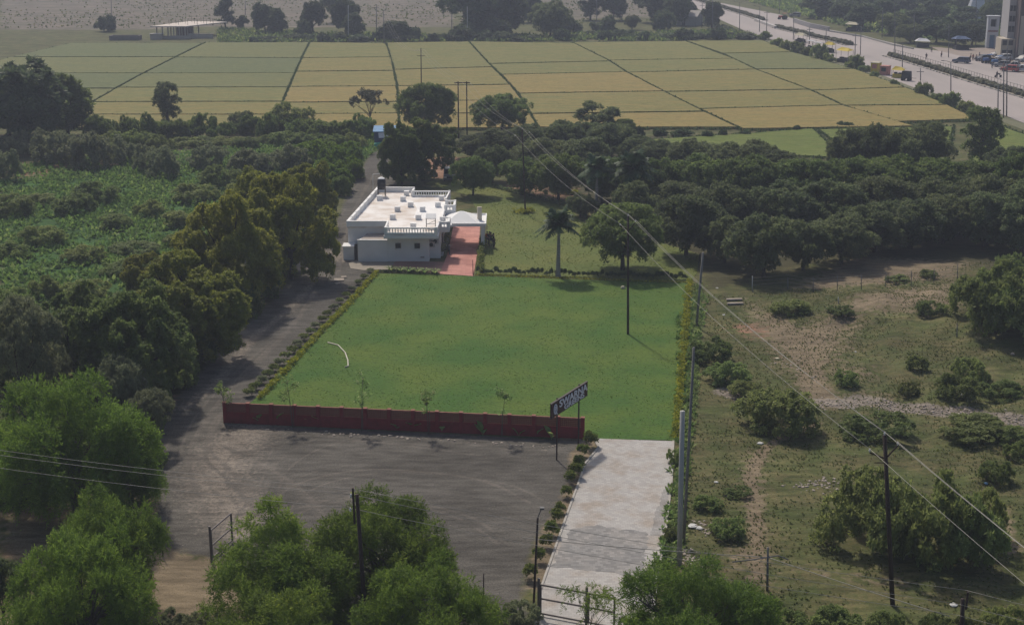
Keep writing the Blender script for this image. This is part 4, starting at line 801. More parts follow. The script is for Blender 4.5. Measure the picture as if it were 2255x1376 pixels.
row(['farbush'], [(1683,88,70,30),(1710,102,84,34),(1735,110,90,38),(1757,117,92,40),(1778,122,104,30),(1805,133,98,40),(1825,138,118,30),(1880,152,122,44),(1905,158,145,30),(1925,172,158,26),(1970,190,176,24),(2032,210,182,40),(2062,222,206,34),(2092,232,202,50),(2125,245,222,38),(2145,258,232,44)], '{o} roadside shrub from the top along the near edge of the highway', 'shrubs between the highway and the rice fields', 'bush', 'bush', mname='bush')
row(['far','mango','far'], [(x+R.uniform(-10,10), y+R.uniform(-4,4), y-R.uniform(38,58), R.uniform(55,90)) for x, y in [(1790,38),(1850,48),(1900,62),(1960,78),(2010,92),(2060,98),(2110,102),(2150,104),(1880,40),(1950,55),(2020,70),(2080,80),(2140,86),(2120,60),(2060,50),(1980,30),(1900,15),(1820,5),(2050,25),(2130,28),(2190,60),(2200,30),(2100,5),(1980,5)]], '{o} dark tree from the left in the grove across the highway', 'trees across the highway', 'distant_tree')
row(['farbush'], [(1410,305,278,26,'farbush'),(1455,298,283,40),(1500,300,284,52),(1560,303,288,30),(1590,300,285,26),(1640,298,288,30),(1750,288,276,30),(1860,280,268,40)], '{o} low bush from the left on the bund between orchard and rice', 'bushes on the bund behind the orchard', 'bush', 'bush', mname='bund')

# ---------------------------------------------------------------- palms
def palm(bx, by, ytop, wpx, label, white=True, name='palm_tree'):
    p = G(bx, by); h = topz(p.y, ytop); t = thing(name, p, label, 'palm'); r = wpx/2/pxm(by); ht = h*.72; rg_ = np.random.default_rng(int(bx))
    tr = MB().tube([(0,0,-.2),(0,0,.3),(0,0,ht*.3),(.03,0,ht*.6),(.02,0,ht*.9)], [.36,.28,.22,.19,.13], 12).build('trunk', mat('palm_trunk', (.32,.30,.27), .9, (.2,.18,.16), 4, .3, stretch=(1,1,3)), t, smooth=True)
    MB().tube([(.02,0,ht*.9),(.02,0,ht*1.06)], [.17,.09], 10).build('crown_shaft', mat('palm_shaft', (.08,.12,.04), .6), t, smooth=True)
    Qs = []
    for i in range(23):
        an = i*2.4+rg_.random()*.4; el = .25+1.25*(i/23.)
        n_ = 26; u = np.linspace(0, 1, n_); Lf = r*rg_.uniform(.95, 1.2)*(1.15 if i < 6 else 1)
        out = Lf*(np.sin(el)*u+.12*u**2*np.sin(el)); up = Lf*(np.cos(el)*u*1.15-.75*u**2*(.35+.75*np.sin(el)))
        c = np.stack([np.cos(an)*out+.02, np.sin(an)*out, ht*1.04+up], 1); tdir = nrm(np.gradient(c, axis=0)); side_ = np.array([-np.sin(an), np.cos(an), 0])
        for sg in (-1, 1):
            ll = Lf*.36*np.sin(np.pi*np.clip(u*.9+.12, 0, 1))[:,None]+.1
            d = nrm(side_[None]*sg+tdir*.55+np.array([0,0,-.45])+rg_.normal(size=c.shape)*.12)
            s2 = nrm(tdir); wv = .085*r
            Qs.append(np.stack([c-s2*wv*.5, c+s2*wv*.5, c+d*ll+s2*wv*.15, c+d*ll-s2*wv*.15], 1))
    Q = np.concatenate(Qs); o = bpy.data.objects.new('fronds', quads_mesh('fronds', Q, rg_.random(len(Q))*.75, M['palm'])); COL.objects.link(o); o.parent = t
    return t
palm(1229, 609, 458, 94, 'royal palm with a pale trunk on the edge of the lower lawn')
palm(1313, 472, 340, 82, 'palm with a whitish trunk in front of the dark orchard trees')
palm(1393, 475, 340, 100, 'taller spreading palm half hidden in the orchard')

# ---------------------------------------------------------------- hedges and garden plants
def hedge(line, wd, h, m, label, dens=38, name='hedge', L=.16):
    P_ = [G(*p) for p in line]; pts = []
    for a, b in zip(P_, P_[1:]):
        n_ = int((b-a).length*dens); t_ = rg.random((n_,1)); q = np.array(a)[None]*(1-t_)+np.array(b)[None]*t_; q[:,:2] += rg.normal(size=(n_,2))*wd*.33
        q[:,2] += h*rg.random(n_)**.7*(.75+.35*np.sin(q[:,1]*2.1)*np.sin(q[:,0]*1.7)); pts.append(q)
    P_ = np.concatenate(pts); N = nrm(rg.normal(size=P_.shape)+np.array([0,0,1.2])); o = bpy.data.objects.new(name, quads_mesh(name, leaves(P_, N, rg, L, L*.5, 6), np.repeat(rg.random(len(P_)), 6), m)); COL.objects.link(o); return tag(o, label, 'hedge')
hedge([(829,603),(762,678),(697,743),(628,819),(571,880)], .45, .5, M['yellow'], 'low yellow green border hedge on the lane side of the lower lawn')
hedge([(1519,622),(1510,720),(1502,800),(1494,900),(1487,968)], .55, .7, M['yellow'], 'bright yellow hedge on the right side of the lower lawn')
hedge([(1045,607),(1160,611),(1300,616),(1400,620),(1519,623)], .25, .25, M['yellow'], 'thin clipped yellow green hedge across the far end of the lower lawn', 30, L=.12)
hedge([(828,600),(900,601),(966,604)], .3, .45, M['bund'], 'low dark hedge between the front of the house and the lower lawn', 40)
hedge([(1085,412),(1150,430),(1250,455),(1290,480)], .5, .6, M['mango'], 'dark low hedge along the back curve of the upper lawn', 22, L=.25)
hedge([(1537,628),(1533,720),(1526,850),(1512,960),(1501,1080),(1484,1240)], .7, .4, M['bush'], 'weedy green growth climbing the wire fence right of the lawn', 22, 'fence_creeper', L=.24)
hedge([(1500,20),(1570,60),(1600,66),(1640,80)], 2.5, 1.2, M['fardark'], 'dark scrub at the foot of the highway embankment', 6, 'scrub_line', L=.6)
hedge([(1062,604),(1056,580),(1060,560),(1064,530)], .4, 1.1, M['gravelhedge'], 'leafy shrub border on the right side of the red paving', 50, L=.22)
n_ = 0
for i in range(21):
    t = i/20; x, y = lerp2((815,600),(550,872), t); plant('shrub', x, y, y-10-8*t, 20+11*t, 'bushy plant, %s from the house in the lane side border' % ordinal(i), 'shrub', 'garden_shrub', 'border plants along the lane side of the lawn', mname='gravelhedge' if i % 3 else 'greybush')
k = 0
for i in range(46):
    if 1 < 0: continue
    t = i/45; x, y = lerp2((1052,603),(1508,616), t)
    plant('shrub', x, y, y-R.choice([10,12,14,18]), R.uniform(9,15), 'tiny dark shrub, %s from the paving along the end of the lawn' % ordinal(i), 'shrub', 'clipped_shrub', 'clipped shrubs along the end of the lawn', mname='bund')
for i, (x, y, s) in enumerate([(1298,985,34),(1284,1005,26),(1276,1032,28),(1268,1052,32),(1256,1066,28),(1246,1095,26),(1232,1130,24),(1224,1152,30),(1216,1180,32),(1205,1205,30),(1188,1238,30),(1166,1275,34)]):
    plant('shrub', x, y, y-s*1.05, s*1.1, 'leafy shrub on bare soil, %s from the sign along the driveway' % ordinal(i), 'shrub', 'driveway_shrub', 'shrubs along the left side of the driveway')
def broadleaf(seed):
    rr = random.Random(seed); mb = MB()
    for i in range(rr.choice([3,4,5])):
        an = rr.uniform(0, 6.28); l = rr.uniform(.7, 1.15); tilt = rr.uniform(.15, .75); d = Vector((math.cos(an)*math.sin(tilt), math.sin(an)*math.sin(tilt), math.cos(tilt))); s_ = Vector((-math.sin(an), math.cos(an), 0))
        up = d.cross(s_); b0 = Vector((0,0,0)); n_ = 6; V = []
        for j in range(n_+1):
            u = j/n_; c = b0+d*l*u+Vector((math.cos(an), math.sin(an), -1.1))*(.22*l*u*u); wv = .21*l*max(0.02, math.sin(math.pi*max(0,(u-.25)/.75)) if u > .25 else .03)
            V += [c-s_*wv+up*wv*.35, c, c+s_*wv+up*wv*.35]
        mb.add(V, [f for j in range(n_) for f in ((3*j,3*j+1,3*j+4,3*j+3),(3*j+1,3*j+2,3*j+5,3*j+4))])
    o = mb.build('leaves', M['bigleaf'], smooth=True); a = o.data.attributes.new('var', 'FLOAT', 'FACE'); a.data.foreach_set('value', [rr.random()*.9 for _ in o.data.polygons]); m_ = o.data; bpy.data.objects.remove(o); return m_
BL = [broadleaf(i) for i in range(5)]
Zw = lambda a, b: (440+a/2.5056, 820+b/2.5056)
for i, (a, b_) in enumerate([(255,262),(330,282),(425,285),(612,285),(675,292),(710,295),(808,295),(985,305),(1090,315),(1118,312),(1178,315),(1335,330),(1362,332),(1468,325),(1562,350),(1758,352),(1855,352),(1940,370)]):
    o = bpy.data.objects.new('broad_leaved_plant', BL[i % 5]); COL.objects.link(o); o.location = G(*Zw(a, b_)); o.rotation_euler.z = R.uniform(0,6.28); s = R.uniform(1.0, 1.5); o.scale = (s, s, s)
    tag(o, 'broad leaved plant at the foot of the red wall, %s from the left' % ordinal(i), 'plant', 'broad leaved plants at the foot of the red wall')
def sapling(p, h, label, lean=(0,0), stake=True, r=.7, g=None):
    t = thing('sapling', p, label, 'young tree', g); rr = np.random.default_rng(int(h*100)+int(p.x*10)); mb = MB(); mb.tube([(0,0,0),(lean[0]*.4,lean[1]*.4,h*.5),(lean[0],lean[1],h*.95)], [.03,.022,.012], 6); tips = []
    for i in range(9):
        z = h*rr.uniform(.45, .95); an = rr.random()*6.28; q = Vector((lean[0]*z/h, lean[1]*z/h, z)); e = q+Vector((math.cos(an), math.sin(an), .6))*r*rr.uniform(.4, 1.0); mb.tube([q, q.lerp(e,.5)+Vector((0,0,.06)), e], [.014,.01,.005], 4); tips += [q.lerp(e, .6), e]
    mb.build('stem', M['bark'], t)
    P_ = np.repeat(np.array([tuple(q) for q in tips]), 6, 0); P_ = P_+rr.normal(size=P_.shape)*.09; N = nrm(rr.normal(size=P_.shape)+np.array([0,0,.8])); o = bpy.data.objects.new('foliage', quads_mesh('foliage', leaves(P_, N, rr, .17, .075, 5), np.repeat(rr.random(len(P_)), 5), M['bigleaf'])); COL.objects.link(o); o.parent = t
    if stake: MB().tube([(.1,.05,0),(.1,.05,h*.55)], .022, 5).build('stake', M['bark'], t)
GS = 'saplings along the red wall'
for a, b_, top, lab, ln in ((160,262,62,'leaning sapling at the left end of the red wall',(-.6,0)),(512,290,25,'first full sapling from the left behind the red wall',(-.3,0)),(893,312,10,'tallest sapling, at the middle of the red wall',(.2,0)),(1262,332,98,'drooping sapling right of the middle of the red wall',(-.15,0)),(1662,345,88,'sapling with a tilted top near the right end of the red wall',(.35,0))):
    p = G(*Zw(a, b_+12)); sapling(p, topz(p.y, 820+top/2.5056), lab, ln, g=GS)
for i, (x, y) in enumerate([(580,594),(710,596),(890,1180/5.095)] if 0 else [(860,598),(882,600),(900,601),(920,602),(935,603),(958,604)]):
    p = G(x, y); palm_ = thing('fern_plant', p, 'arching frond plant, %s from the left in front of the house wall' % ordinal(i), 'plant', 'frond plants before the house'); mb = MB()
    Q = []
    for j in range(9):
        an = j*.7+i; u = np.linspace(0,1,9); out_ = .75*u; up = 1.25*u-.75*u**2; c = np.stack([np.cos(an)*out_, np.sin(an)*out_, up], 1); s_ = np.array([-np.sin(an), np.cos(an), 0])*.08
        for q in range(8): Q.append([c[q]-s_, c[q]+s_, c[q+1]+s_*.8, c[q+1]-s_*.8])
    o = bpy.data.objects.new('fronds', quads_mesh('fronds', np.array(Q), rg.random(len(Q)), M['bigleaf'])); COL.objects.link(o); o.parent = palm_

# ---------------------------------------------------------------- red wall, sign, gates
RW = mat('red_wall', (.26,.032,.036), .85, (.19,.028,.03), 2.5, .2, contrast=.2); RL = mat('red_lattice', (.19,.05,.042), .9, (.2,.07,.055), 3); COP = mat('coping', (.26,.12,.09), .9, (.2,.07,.06), 4)
wa, wb = G(497,930), G(1283,965); wd = (wb-wa).normalized(); wl = (wb-wa).length; ang = math.atan2(wd.y, wd.x)
wt = thing('boundary_wall', wa, 'long dark red garden wall with lattice panels and pillars', 'wall', rz=ang)
np_ = 15; sp = wl/np_; MB().box(0,wl,-.09,.09,-.2,.88).build('base', RW, wt)
lat = MB(); plw = sp-.26
for j in range(int(plw/.14)+1): lat.box(.13+j*.14, .13+j*.14+.105, -.035, .035, .884, 1.52)
for z in (.95,1.09,1.23,1.37): lat.box(.13, sp-.13, -.045, .045, z, z+.09)
lo = lat.build('lattice', RL, wt); li = lo.data
for j in range(np_):
    o = lo if j == 0 else bpy.data.objects.new('lattice', li)
    if j: COL.objects.link(o); o.parent = wt
    o.location = (j*sp, 0, 0)
for j in range(np_):
    MB().box(j*sp+.131, (j+1)*sp-.131, -.07, .07, 1.522, 1.60).build('rail', COP, wt)
pil = MB().box(-.13,.13,-.15,.15,-.2,1.62).build('pillar', RW, wt); MB().box(-.15,.15,-.17,.17,1.623,1.67).build('cap', COP, pil); capd = pil.children[0].data
for j in range(1, np_+1):
    o = bpy.data.objects.new('pillar', pil.data); COL.objects.link(o); o.parent = wt; o.location = (j*sp, 0, 0); c = bpy.data.objects.new('cap', capd); COL.objects.link(c); c.parent = o
# sign
STEEL = mat('sign_steel', (.035,.02,.022), .5); MAR = mat('sign_maroon', (.045,.012,.018), .5); LET = mat('sign_letters', (.62,.64,.72), .5)
s1 = G(1230,1015); zb = topz(s1.y, 911); A_ = G(1213,920,zb); B_ = G(1292,869,zb); zt_ = (topz(A_.y, 893)+topz(B_.y, 838))/2
dv = B_-A_; dv.z = 0; sl_ = dv.length; sg = thing('name_sign', (A_.x,A_.y,0), 'maroon name board with white letters on two posts above the red wall', 'sign', rz=math.atan2(dv.y, dv.x))
hb = zt_-zb; MB().box(0,sl_,-.06,.06,zb,zt_).build('board', MAR, sg)
bfr = MB(); bfr.box(-.05,sl_+.05,-.075,.075,zt_,zt_+.05); bfr.box(-.05,sl_+.05,-.075,.075,zb-.05,zb); bfr.build('board_frame', STEEL, sg)
for k_ in (1230, 1278):
    f_ = (k_-1213)/(1292-1213.); d_ = ((f_*B_.y)/(A_.y*(1-f_)+f_*B_.y)) if 0 else None
    u_ = ray(k_, 900)[0]
    # distance along the board where the post stands
    best = min((abs((A_.x+dv.x*q/200)/(A_.y+dv.y*q/200)-u_/ray(k_,915-(k_-1213)*.63)[1]), q/200) for q in range(201))[1]
    MB().tube([(sl_*best,.0+.11,0),(sl_*best,.11,zt_+.12)], .055, 8).build('post', STEEL, sg)
def text(body, size, loc, par, m, shear=0, ext=.02, sx=1, name='letters'):
    c = bpy.data.curves.new('t', 'FONT'); c.body = body; c.size = size; c.extrude = ext; c.shear = shear; c.offset = size*.018; o = bpy.data.objects.new('t', c); COL.objects.link(o); bpy.context.view_layer.update()
    me_ = bpy.data.meshes.new_from_object(o.evaluated_get(bpy.context.evaluated_depsgraph_get())); bpy.data.objects.remove(o); me_.materials.clear(); me_.materials.append(m)
    q = bpy.data.objects.new(name, me_); COL.objects.link(q); q.parent = par; q.location = loc; q.rotation_euler = (math.pi/2, 0, 0)
    xs_ = [v.co.x for v in me_.vertices]; q.scale = (sx/(max(xs_)-min(xs_)), 1, 1); return q
text('SWARNA', hb*.72, (sl_*.20,-.085,zb+hb*.44), sg, LET, sx=sl_*.78)
text('GREENS', hb*.52, (sl_*.33,-.085,zb+hb*.04), sg, LET, sx=sl_*.56)
em = MB(); cz = zb+hb*.50; ex_ = sl_*.095; rr_ = hb*.34
for i in range(24):
    a, b_ = 2*math.pi*i/24, 2*math.pi*(i+1)/24; em.tube([(ex_+math.cos(a)*rr_*.9*.72,-.085,cz+math.sin(a)*rr_),(ex_+math.cos(b_)*rr_*.9*.72,-.085,cz+math.sin(b_)*rr_)], rr_*.13, 6)
em.tube([(ex_+rr_*.1,-.085,cz-rr_*.7),(ex_+rr_*.8,-.085,cz-rr_*1.25)], rr_*.13, 6); em.tube([(ex_,-.085,cz-rr_*.6),(ex_,-.085,cz+rr_*.45)], rr_*.1, 5); em.tube([(ex_-rr_*.3,-.085,cz),(ex_+rr_*.3,-.085,cz+.02)], rr_*.1, 5); em.blob((ex_,-.085,cz+rr_*.4), rr_*.2, 1)
em.build('emblem', LET, sg)
GT = mat('gate_steel', (.14,.12,.115), .6)
def gate(a, b, h, zs, label, posts=True, hp=2.3):
    pa, pb = G(*a), G(*b); d = pb-pa; d.z = 0; L_ = d.length; t = thing('gate', pa, label, 'gate', rz=math.atan2(d.y, d.x))
    f = MB()
    f.tube([(.12,0,.15),(.12,0,h)], .055, 8); f.tube([(L_,0,.15),(L_,0,h)], .06, 8)
    for z in zs: f.tube([(.12,0,z),(L_,0,z)], .055, 8)
    f.build('frame', GT, t); MB().tube([(0,0,-.1),(0,0,hp)], .075, 10).build('post', GT, t); return t
gate((466,1236), (512,1195), 2.0, (.2,1.0,1.97), 'open steel tube gate at the entrance of the gravel yard')
gate((1186,1356), (1291,1376), 1.95, (.2,1.1,1.93), 'dark steel gate leaf on the left of the driveway entrance')
gate((1291,1376), (1352,1388), 1.95, (.2,1.1,1.93), 'dark steel gate leaf reaching behind the bright green tree')

# ---------------------------------------------------------------- poles and wires
PM = {'dark': mat('pole_rust', (.055,.032,.028), .8, (.03,.022,.02), 2, .2), 'grey': mat('pole_concrete', (.20,.195,.19), .9, (.15,.145,.14), 2), 'pale': mat('pole_pale', (.36,.36,.35), .8), 'steel': mat('pole_steel', (.13,.13,.135), .6)}
INS = mat('insulator', (.6,.6,.6), .4); WIRE = mat('wire_aluminium', (.30,.285,.26), .6)
def pole(base, top, r, m, label, name='utility_pole', cat='pole', group=None, arms=(), rt=None, deep=0):
    p = G(*base); z = topz(p.y, top[1]); u, dy, dz = ray(*top); x = u*p.y/dy
    t = thing(name, p, label, cat, group); tv = Vector((x-p.x, 0, z-p.z)); MB().tube([(0,0,-.3), tuple(tv)], [r, rt or r*.7], 10).build('shaft', PM[m], t, smooth=True)
    pts = []
    for (dx, dyy, dzz, w_) in arms:          # crossarm: centre offset down the pole
        c = tv*(1-dzz/tv.length); MB().box(c.x-w_/2, c.x+w_/2, c.y-.14, c.y-.06, c.z-.05, c.z+.05).build('crossarm', PM[m], t)
    return t, Vector((x, p.y, z))
def ins(t, q):
    l = q-Vector(t.location); MB().lathe([(.02,-.18),(.05,-.15),(.03,-.1),(.065,-.06),(.035,-.02),(.03,.02)], n=8).build('insulator', INS, t).location = tuple(l)
def wires(pairs, r, label, sag=.9, name='power_line', sags=None):
    mb_ = MB(); t = None
    a0 = pairs[0][0]; t = thing(name, a0, label, 'wire')
    for k_, chain in enumerate(pairs):
        for a, b_ in zip(chain, chain[1:]):
            pts = []
            L_ = (b_-a).length
            for i in range(15):
                u = i/14; q = a.lerp(b_, u); q.z -= sag*(L_/55)**2*4*u*(1-u); pts.append(q-a0)
            MB().tube(pts, r, 5).build('wire', WIRE, t, smooth=True)
    return t
P1, t1 = pole((1967,1332), (1948,958), .14, 'dark', 'tall rusty black pole standing before the big clump of bushes', rt=.11)
P2, t2 = pole((1383,736), (1383,476), .12, 'dark', 'rusty power pole standing on the lower lawn')
P3, t3 = pole((1157,470), (1150,285), .11, 'dark', 'rusty power pole on the upper lawn with a yellow plant ring at its foot')
def arm3(t, top, a, b, c, w=1.15):
    q = top-Vector(t.location); t_ = MB(); t_.tube([q+Vector((-w,0,a)), q+Vector((w*.1,0,a-.35))], .05, 6); t_.tube([q+Vector((w,0,b)), q+Vector((.05,0,a-.5))], .05, 6); t_.tube([q+Vector((-w*.6,0,-1.6)), q+Vector((w*.6,0,-1.6))], .035, 6); t_.build('crossarm', PM['dark'], t)
    r_ = [top+Vector((-w,0,a+.2)), top+Vector((0,0,.18)), top+Vector((w,0,b+.2))]
    for x in r_: ins(t, x)
    return r_
i1 = arm3(P1, t1, -1.0, -.6, 0, .75); i2 = arm3(P2, t2, -.9, -.55, 0, .7); i3 = arm3(P3, t3, -.9, -.5, 0, .9)
# twin pole structure
hp = G(1010,305); hq = G(1029,303); hz = topz(hp.y, 181)
tw = thing('twin_pole', hp, 'twin dark poles joined by a crossbar at the edge of the rice fields', 'pole'); o_ = hp
MB().tube([(0,0,-.2),(0,0,hz+.1)], [.13,.1], 8).build('shaft', PM['dark'], tw); MB().tube([(hq.x-hp.x,0,-.2),(hq.x-hp.x,0,hz+.1)], [.13,.1], 8).build('shaft', PM['dark'], tw)
MB().box(-.6,hq.x-hp.x+.6,-.08,.08,hz-.22,hz-.05).build('crossarm', PM['dark'], tw)
iH = [Vector((hp.x+d, hp.y, hz)) for d in (-.5,(hq.x-hp.x)/2,hq.x-hp.x+.5)]
P5, t5 = pole((928,215), (927,106), .13, 'dark', 'thin dark pole in the rice field above the round tree', arms=((0,0,1.6,1.6),)); i5 = [t5+Vector((d,0,-.3)) for d in (-.6,0,.6)]
P6, t6 = pole((846,100), (845,23), .16, 'grey', 'grey power pole at the far edge of the rice field, right of its neighbour', arms=((0,0,1.2,1.8),)); i6 = [t6+Vector((d,0,-.3)) for d in (-.7,0,.7)]
end = [i1[k]+Vector((10.9,-53.7,1.0)) for k in range(3)]
wires([[end[k], i1[k], i2[k], i3[k], iH[k], i5[k], i6[k]] for k in range(3)], .0125, 'three wire power line sweeping from the rice fields over the lawn to the lower right', .8)
# low line across the foreground
Q1, u1 = pole((812,1462), (786,1088), .13, 'dark', 'short broken topped rusty pole in front of the feathery tree pair'); l_ = u1-Vector(Q1.location)
MB().tube([l_+Vector((-.16,0,-1.6)), l_+Vector((-.2,0,.35))], .06, 6).build('stub', PM['dark'], Q1)
Q2, u2 = pole((2118,1440), (2120,1318), .15, 'dark', 'short rusty pole at the bottom edge on the right'); l_ = u2-Vector(Q2.location); MB().tube([l_+Vector((.22,0,-.6)), l_+Vector((.24,0,.4))], .06, 6).build('stub', PM['dark'], Q2)
iq1 = [u1+Vector((-.35,0,-.75)), u1+Vector((-.3,.0,.0)), u1+Vector((.1,.3,.1))]; iq2 = [u2+Vector((-.3,0,-.9)), u2+Vector((-.2,0,-.3)), u2+Vector((.2,.3,.35))]
for q in iq1[:2]: ins(Q1, q)
L0 = [Vector((q.x-37, q.y+11, q.z+.5)) for q in iq1]; R0 = [q+Vector((20,-12,0)) for q in iq2]
wires([[L0[k], iq1[k], iq2[k], R0[k]] for k in range(3)], .012, 'three thin low wires running across the foreground from the left edge', .9)
pole((1496,1243), (1503,905), .17, 'pale', 'thick light grey pole beside the driveway', rt=.15, group='poles along the fence')
pole((1505,1200), (1528,765), .10, 'grey', 'slender grey pole leaning right behind the thick light grey one', rt=.08, group='poles along the fence')
pole((1533,722), (1548,556), .12, 'grey', 'leaning grey pole at the far right corner of the lower lawn', rt=.10, group='poles along the fence')
pl_, tl_ = pole((1174,1350), (1184,1140), .07, 'dark', 'thin dark lamp pole at the lower left corner of the driveway', rt=.06, name='lamp_pole'); l_ = tl_-Vector(pl_.location)
MB().tube([l_, l_+Vector((.2,0,.55))], .03, 5).build('arm', PM['steel'], pl_); MB().box(l_.x+.12,l_.x+.36,-.1,.1,l_.z+.52,l_.z+.62).build('lamp_head', PM['steel'], pl_)
cp_, tc_ = pole((1690,1300), (1691,1205), .08, 'steel', 'short grey cable post right of the footpath'); l_ = tc_-Vector(cp_.location); MB().tube([l_+Vector((-2.0,0,-.9)), l_+Vector((-.8,0,-.75)), l_+Vector((.6,0,-.5)), l_+Vector((1.2,0,-.75))], .04, 5).build('bracket', PM['steel'], cp_)
cb = tc_+Vector((0,0,-.6)); wires([[cb+Vector((-14,2,.3)), cb, u2+Vector((-.6,0,-1.0))]], .022, 'dark sagging cable from the short grey post to the bottom right', 1.5, 'cable')
pole((1228,1000), (1228,999), .01, 'dark', '') if 0 else None
for i, (x, y, t_) in enumerate([(1065,1312,1262),(882,1285,1235)]): pole((x,y), (x,t_), .045, 'dark', ['thin dark fence post in the open yard left of the driveway','thin dark fence post between the feathery trees at the bottom'][i], 'fence_post', 'post', 'thin fence posts at the yard edge')
pole((358,1225),(358,1168),.04,'dark','thin dark fence post left of the open steel gate','fence_post','post','thin fence posts at the yard edge')
FP = [(1657,642,608,'pale'),(1735,636,612,'grey')]+[(x, y, y-34, 'steel') for x, y in [(1791,645),(1844,640),(1897,638),(1951,632),(2007,630),(2057,625),(2109,615)]]
for i, (x, y, t_, m_) in enumerate(FP): pole((x,y),(x,t_),.07 if m_ != 'steel' else .045, m_, '%s fence post from the left, %s, below the orchard' % (ordinal(i), {'pale':'white concrete','grey':'grey concrete','steel':'thin dark steel'}[m_]), 'fence_post', 'post', 'fence posts below the orchard')
a_ = [G(x, y)+Vector((0,0,1.1)) for x, y, _, _ in FP]; wires([[q+Vector((0,0,dz)) for q in a_] for dz in (0,.35,-.4)], .008, 'thin wires strung between the fence posts below the orchard', .02, 'fence_wire')
pole((1847,669),(1846,654),.06,'pale','short white marker stub on the bare earth','marker_post','post'); pole((2108,738),(2108,712),.06,'grey','short grey marker post on the slope at the right','marker_post','post')
# poles far away
for i, (x, y, t_, m_) in enumerate([(245,38,0,'steel'),(540,34,2,'steel'),(767,88,12,'pale'),(829,84,10,'grey'),(995,66,15,'grey'),(1029,90,15,'pale'),(1138,62,0,'grey'),(1314,52,0,'steel')]):
    pole((x,y),(x,t_),.15, m_, '%s distant pole from the left in the haze beyond the rice fields' % ordinal(i), group='distant poles beyond the rice fields', arms=((0,0,1.0,1.6),) if m_ == 'grey' else ())
# ---------------------------------------------------------------- highway furniture, stalls, traffic
def lamp(i, x, y, t_, arm=True, far_=False):
    p, tp = pole((x,y), (x+R.uniform(-1,2), t_), .13, 'steel', '%s tall grey pole from the left along the highway' % ordinal(i), 'street_light' if arm else 'utility_pole', 'pole', 'poles along the highway', rt=.08)
    l_ = tp-Vector(p.location)
    if arm:
        for s_ in (-1,1): MB().tube([l_+Vector((0,0,-.1)), l_+Vector((s_*.9,.3,.15)), l_+Vector((s_*1.6,.5,.2))], [.05,.045,.04], 5).build('arm', PM['steel'], p); MB().box(l_.x+s_*1.6-.3, l_.x+s_*1.6+.3, .35,.6, l_.z+.12, l_.z+.25).build('lamp_head', PM['steel'], p)
    else: MB().box(l_.x-.8,l_.x+.8,-.08,.06,l_.z-.9,l_.z-.78).build('crossarm', PM['steel'], p)
Zr = lambda a, b: (1495+a/2.967, b/2.967)
for i, (a, b_, t_, ar) in enumerate(sorted([(60,62,-30,0),(148,182,20,0),(220,196,-20,1),(397,210,15,1),(527,210,45,1),(572,250,65,0),(655,90,-10,0),(748,262,95,1),(853,292,175,0),(960,300,190,1),(1132,170,-60,1),(1150,372,215,0),(1185,362,190,0),(1328,250,70,0),(1412,372,-40,1),(1460,440,285,1),(1537,292,95,0),(1580,530,445,0),(1762,378,160,0),(1778,600,405,1),(2085,752,560,1),(2122,772,420,0),(2142,765,300,0),(1940,300,-20,0)])):
    q = Zr(a, b_); lamp(i, q[0], q[1], t_/2.967, bool(ar))
CANV = {c: mat('canvas_'+c, v, .8, tuple(q*.8 for q in v), 1.5) for c, v in dict(yellow=(.62,.47,.06), cream=(.55,.50,.36), white=(.6,.6,.62), blue=(.06,.10,.20), dark=(.03,.03,.035), pink=(.5,.22,.19), teal=(.03,.26,.19), steelblue=(.17,.32,.52)).items()}
def stall(a, b_, w_, h, c1, c2, label, rz=-.7, name='market_stall', roof='tent', cat='stall', group='stalls beside the highway'):
    t = thing(name, G(*Zr(a, b_)), label, cat, group, rz); d = w_*.8
    for sx in (-1,1):
        for sy in (-1,1): MB().tube([(sx*w_*.46,sy*d*.46,0),(sx*w_*.46,sy*d*.46,h)], .05, 6).build('pole', RAILM, t)
    if roof == 'tent': MB().add([(-w_/2,-d/2,h),(w_/2,-d/2,h-.15),(w_/2,d/2,h),(-w_/2,d/2,h-.2),(-w_*.25,0,h+.75),(w_*.25,.1,h+.55)], [(0,1,5,4),(1,2,5),(2,3,4,5),(3,0,4),(0,3,2,1)]).build('canopy', CANV[c1], t)
    else: MB().box(-w_/2,w_/2,-d/2,d/2,h,h+.12).build('canopy', CANV[c1], t)
    MB().box(-w_*.42,w_*.42,-d*.42,d*.3,0,.95,taper=.05).build('counter', CANV[c2], t); b2 = MB(); b2.box(-w_*.3,-w_*.05,-d*.2,d*.1,.955,1.3); b2.box(w_*.05,w_*.3,-d*.3,d*.1,.955,1.2); b2.build('goods', CANV['dark'], t)
def booth(a, b_, w_, h, c1, label):
    t = thing('booth', G(*Zr(a, b_)), label, 'booth', 'booths on the road edge', -.65)
    MB().box(-w_/2,w_/2,-w_/2,w_/2,.1,h-.12).build('cabin', CANV[c1], t); MB().box(-w_*.56,w_*.56,-w_*.56,w_*.56,h-.118,h,taper=.06).build('roof', CANV['cream' if c1 == 'yellow' else 'pink'], t); MB().box(-w_*.3,w_*.3,-w_/2-.04,-w_/2-.005,.9,h-.4).build('hatch', CANV['dark'] if c1 != 'yellow' else CANV['pink'], t); MB().box(-w_*.35,w_*.35,-w_*.35,w_*.35,0,.098).build('base', GREYC, t)
booth(1286,472,1.9,2.3,'yellow','yellow painted booth on the near side of the highway')
booth(1346,492,1.9,2.2,'pink','pinkish red booth with a yellow side next to the yellow booth')
stall(1080,408,3.6,3.0,'yellow','dark','stall under a bright yellow tent among the roadside shrubs')
stall(985,345,2.6,2.2,'yellow','dark','small yellow topped stall left of the yellow tent')
stall(795,280,3.0,2.2,'cream','dark','stall with a cream canopy, farthest up the road edge')
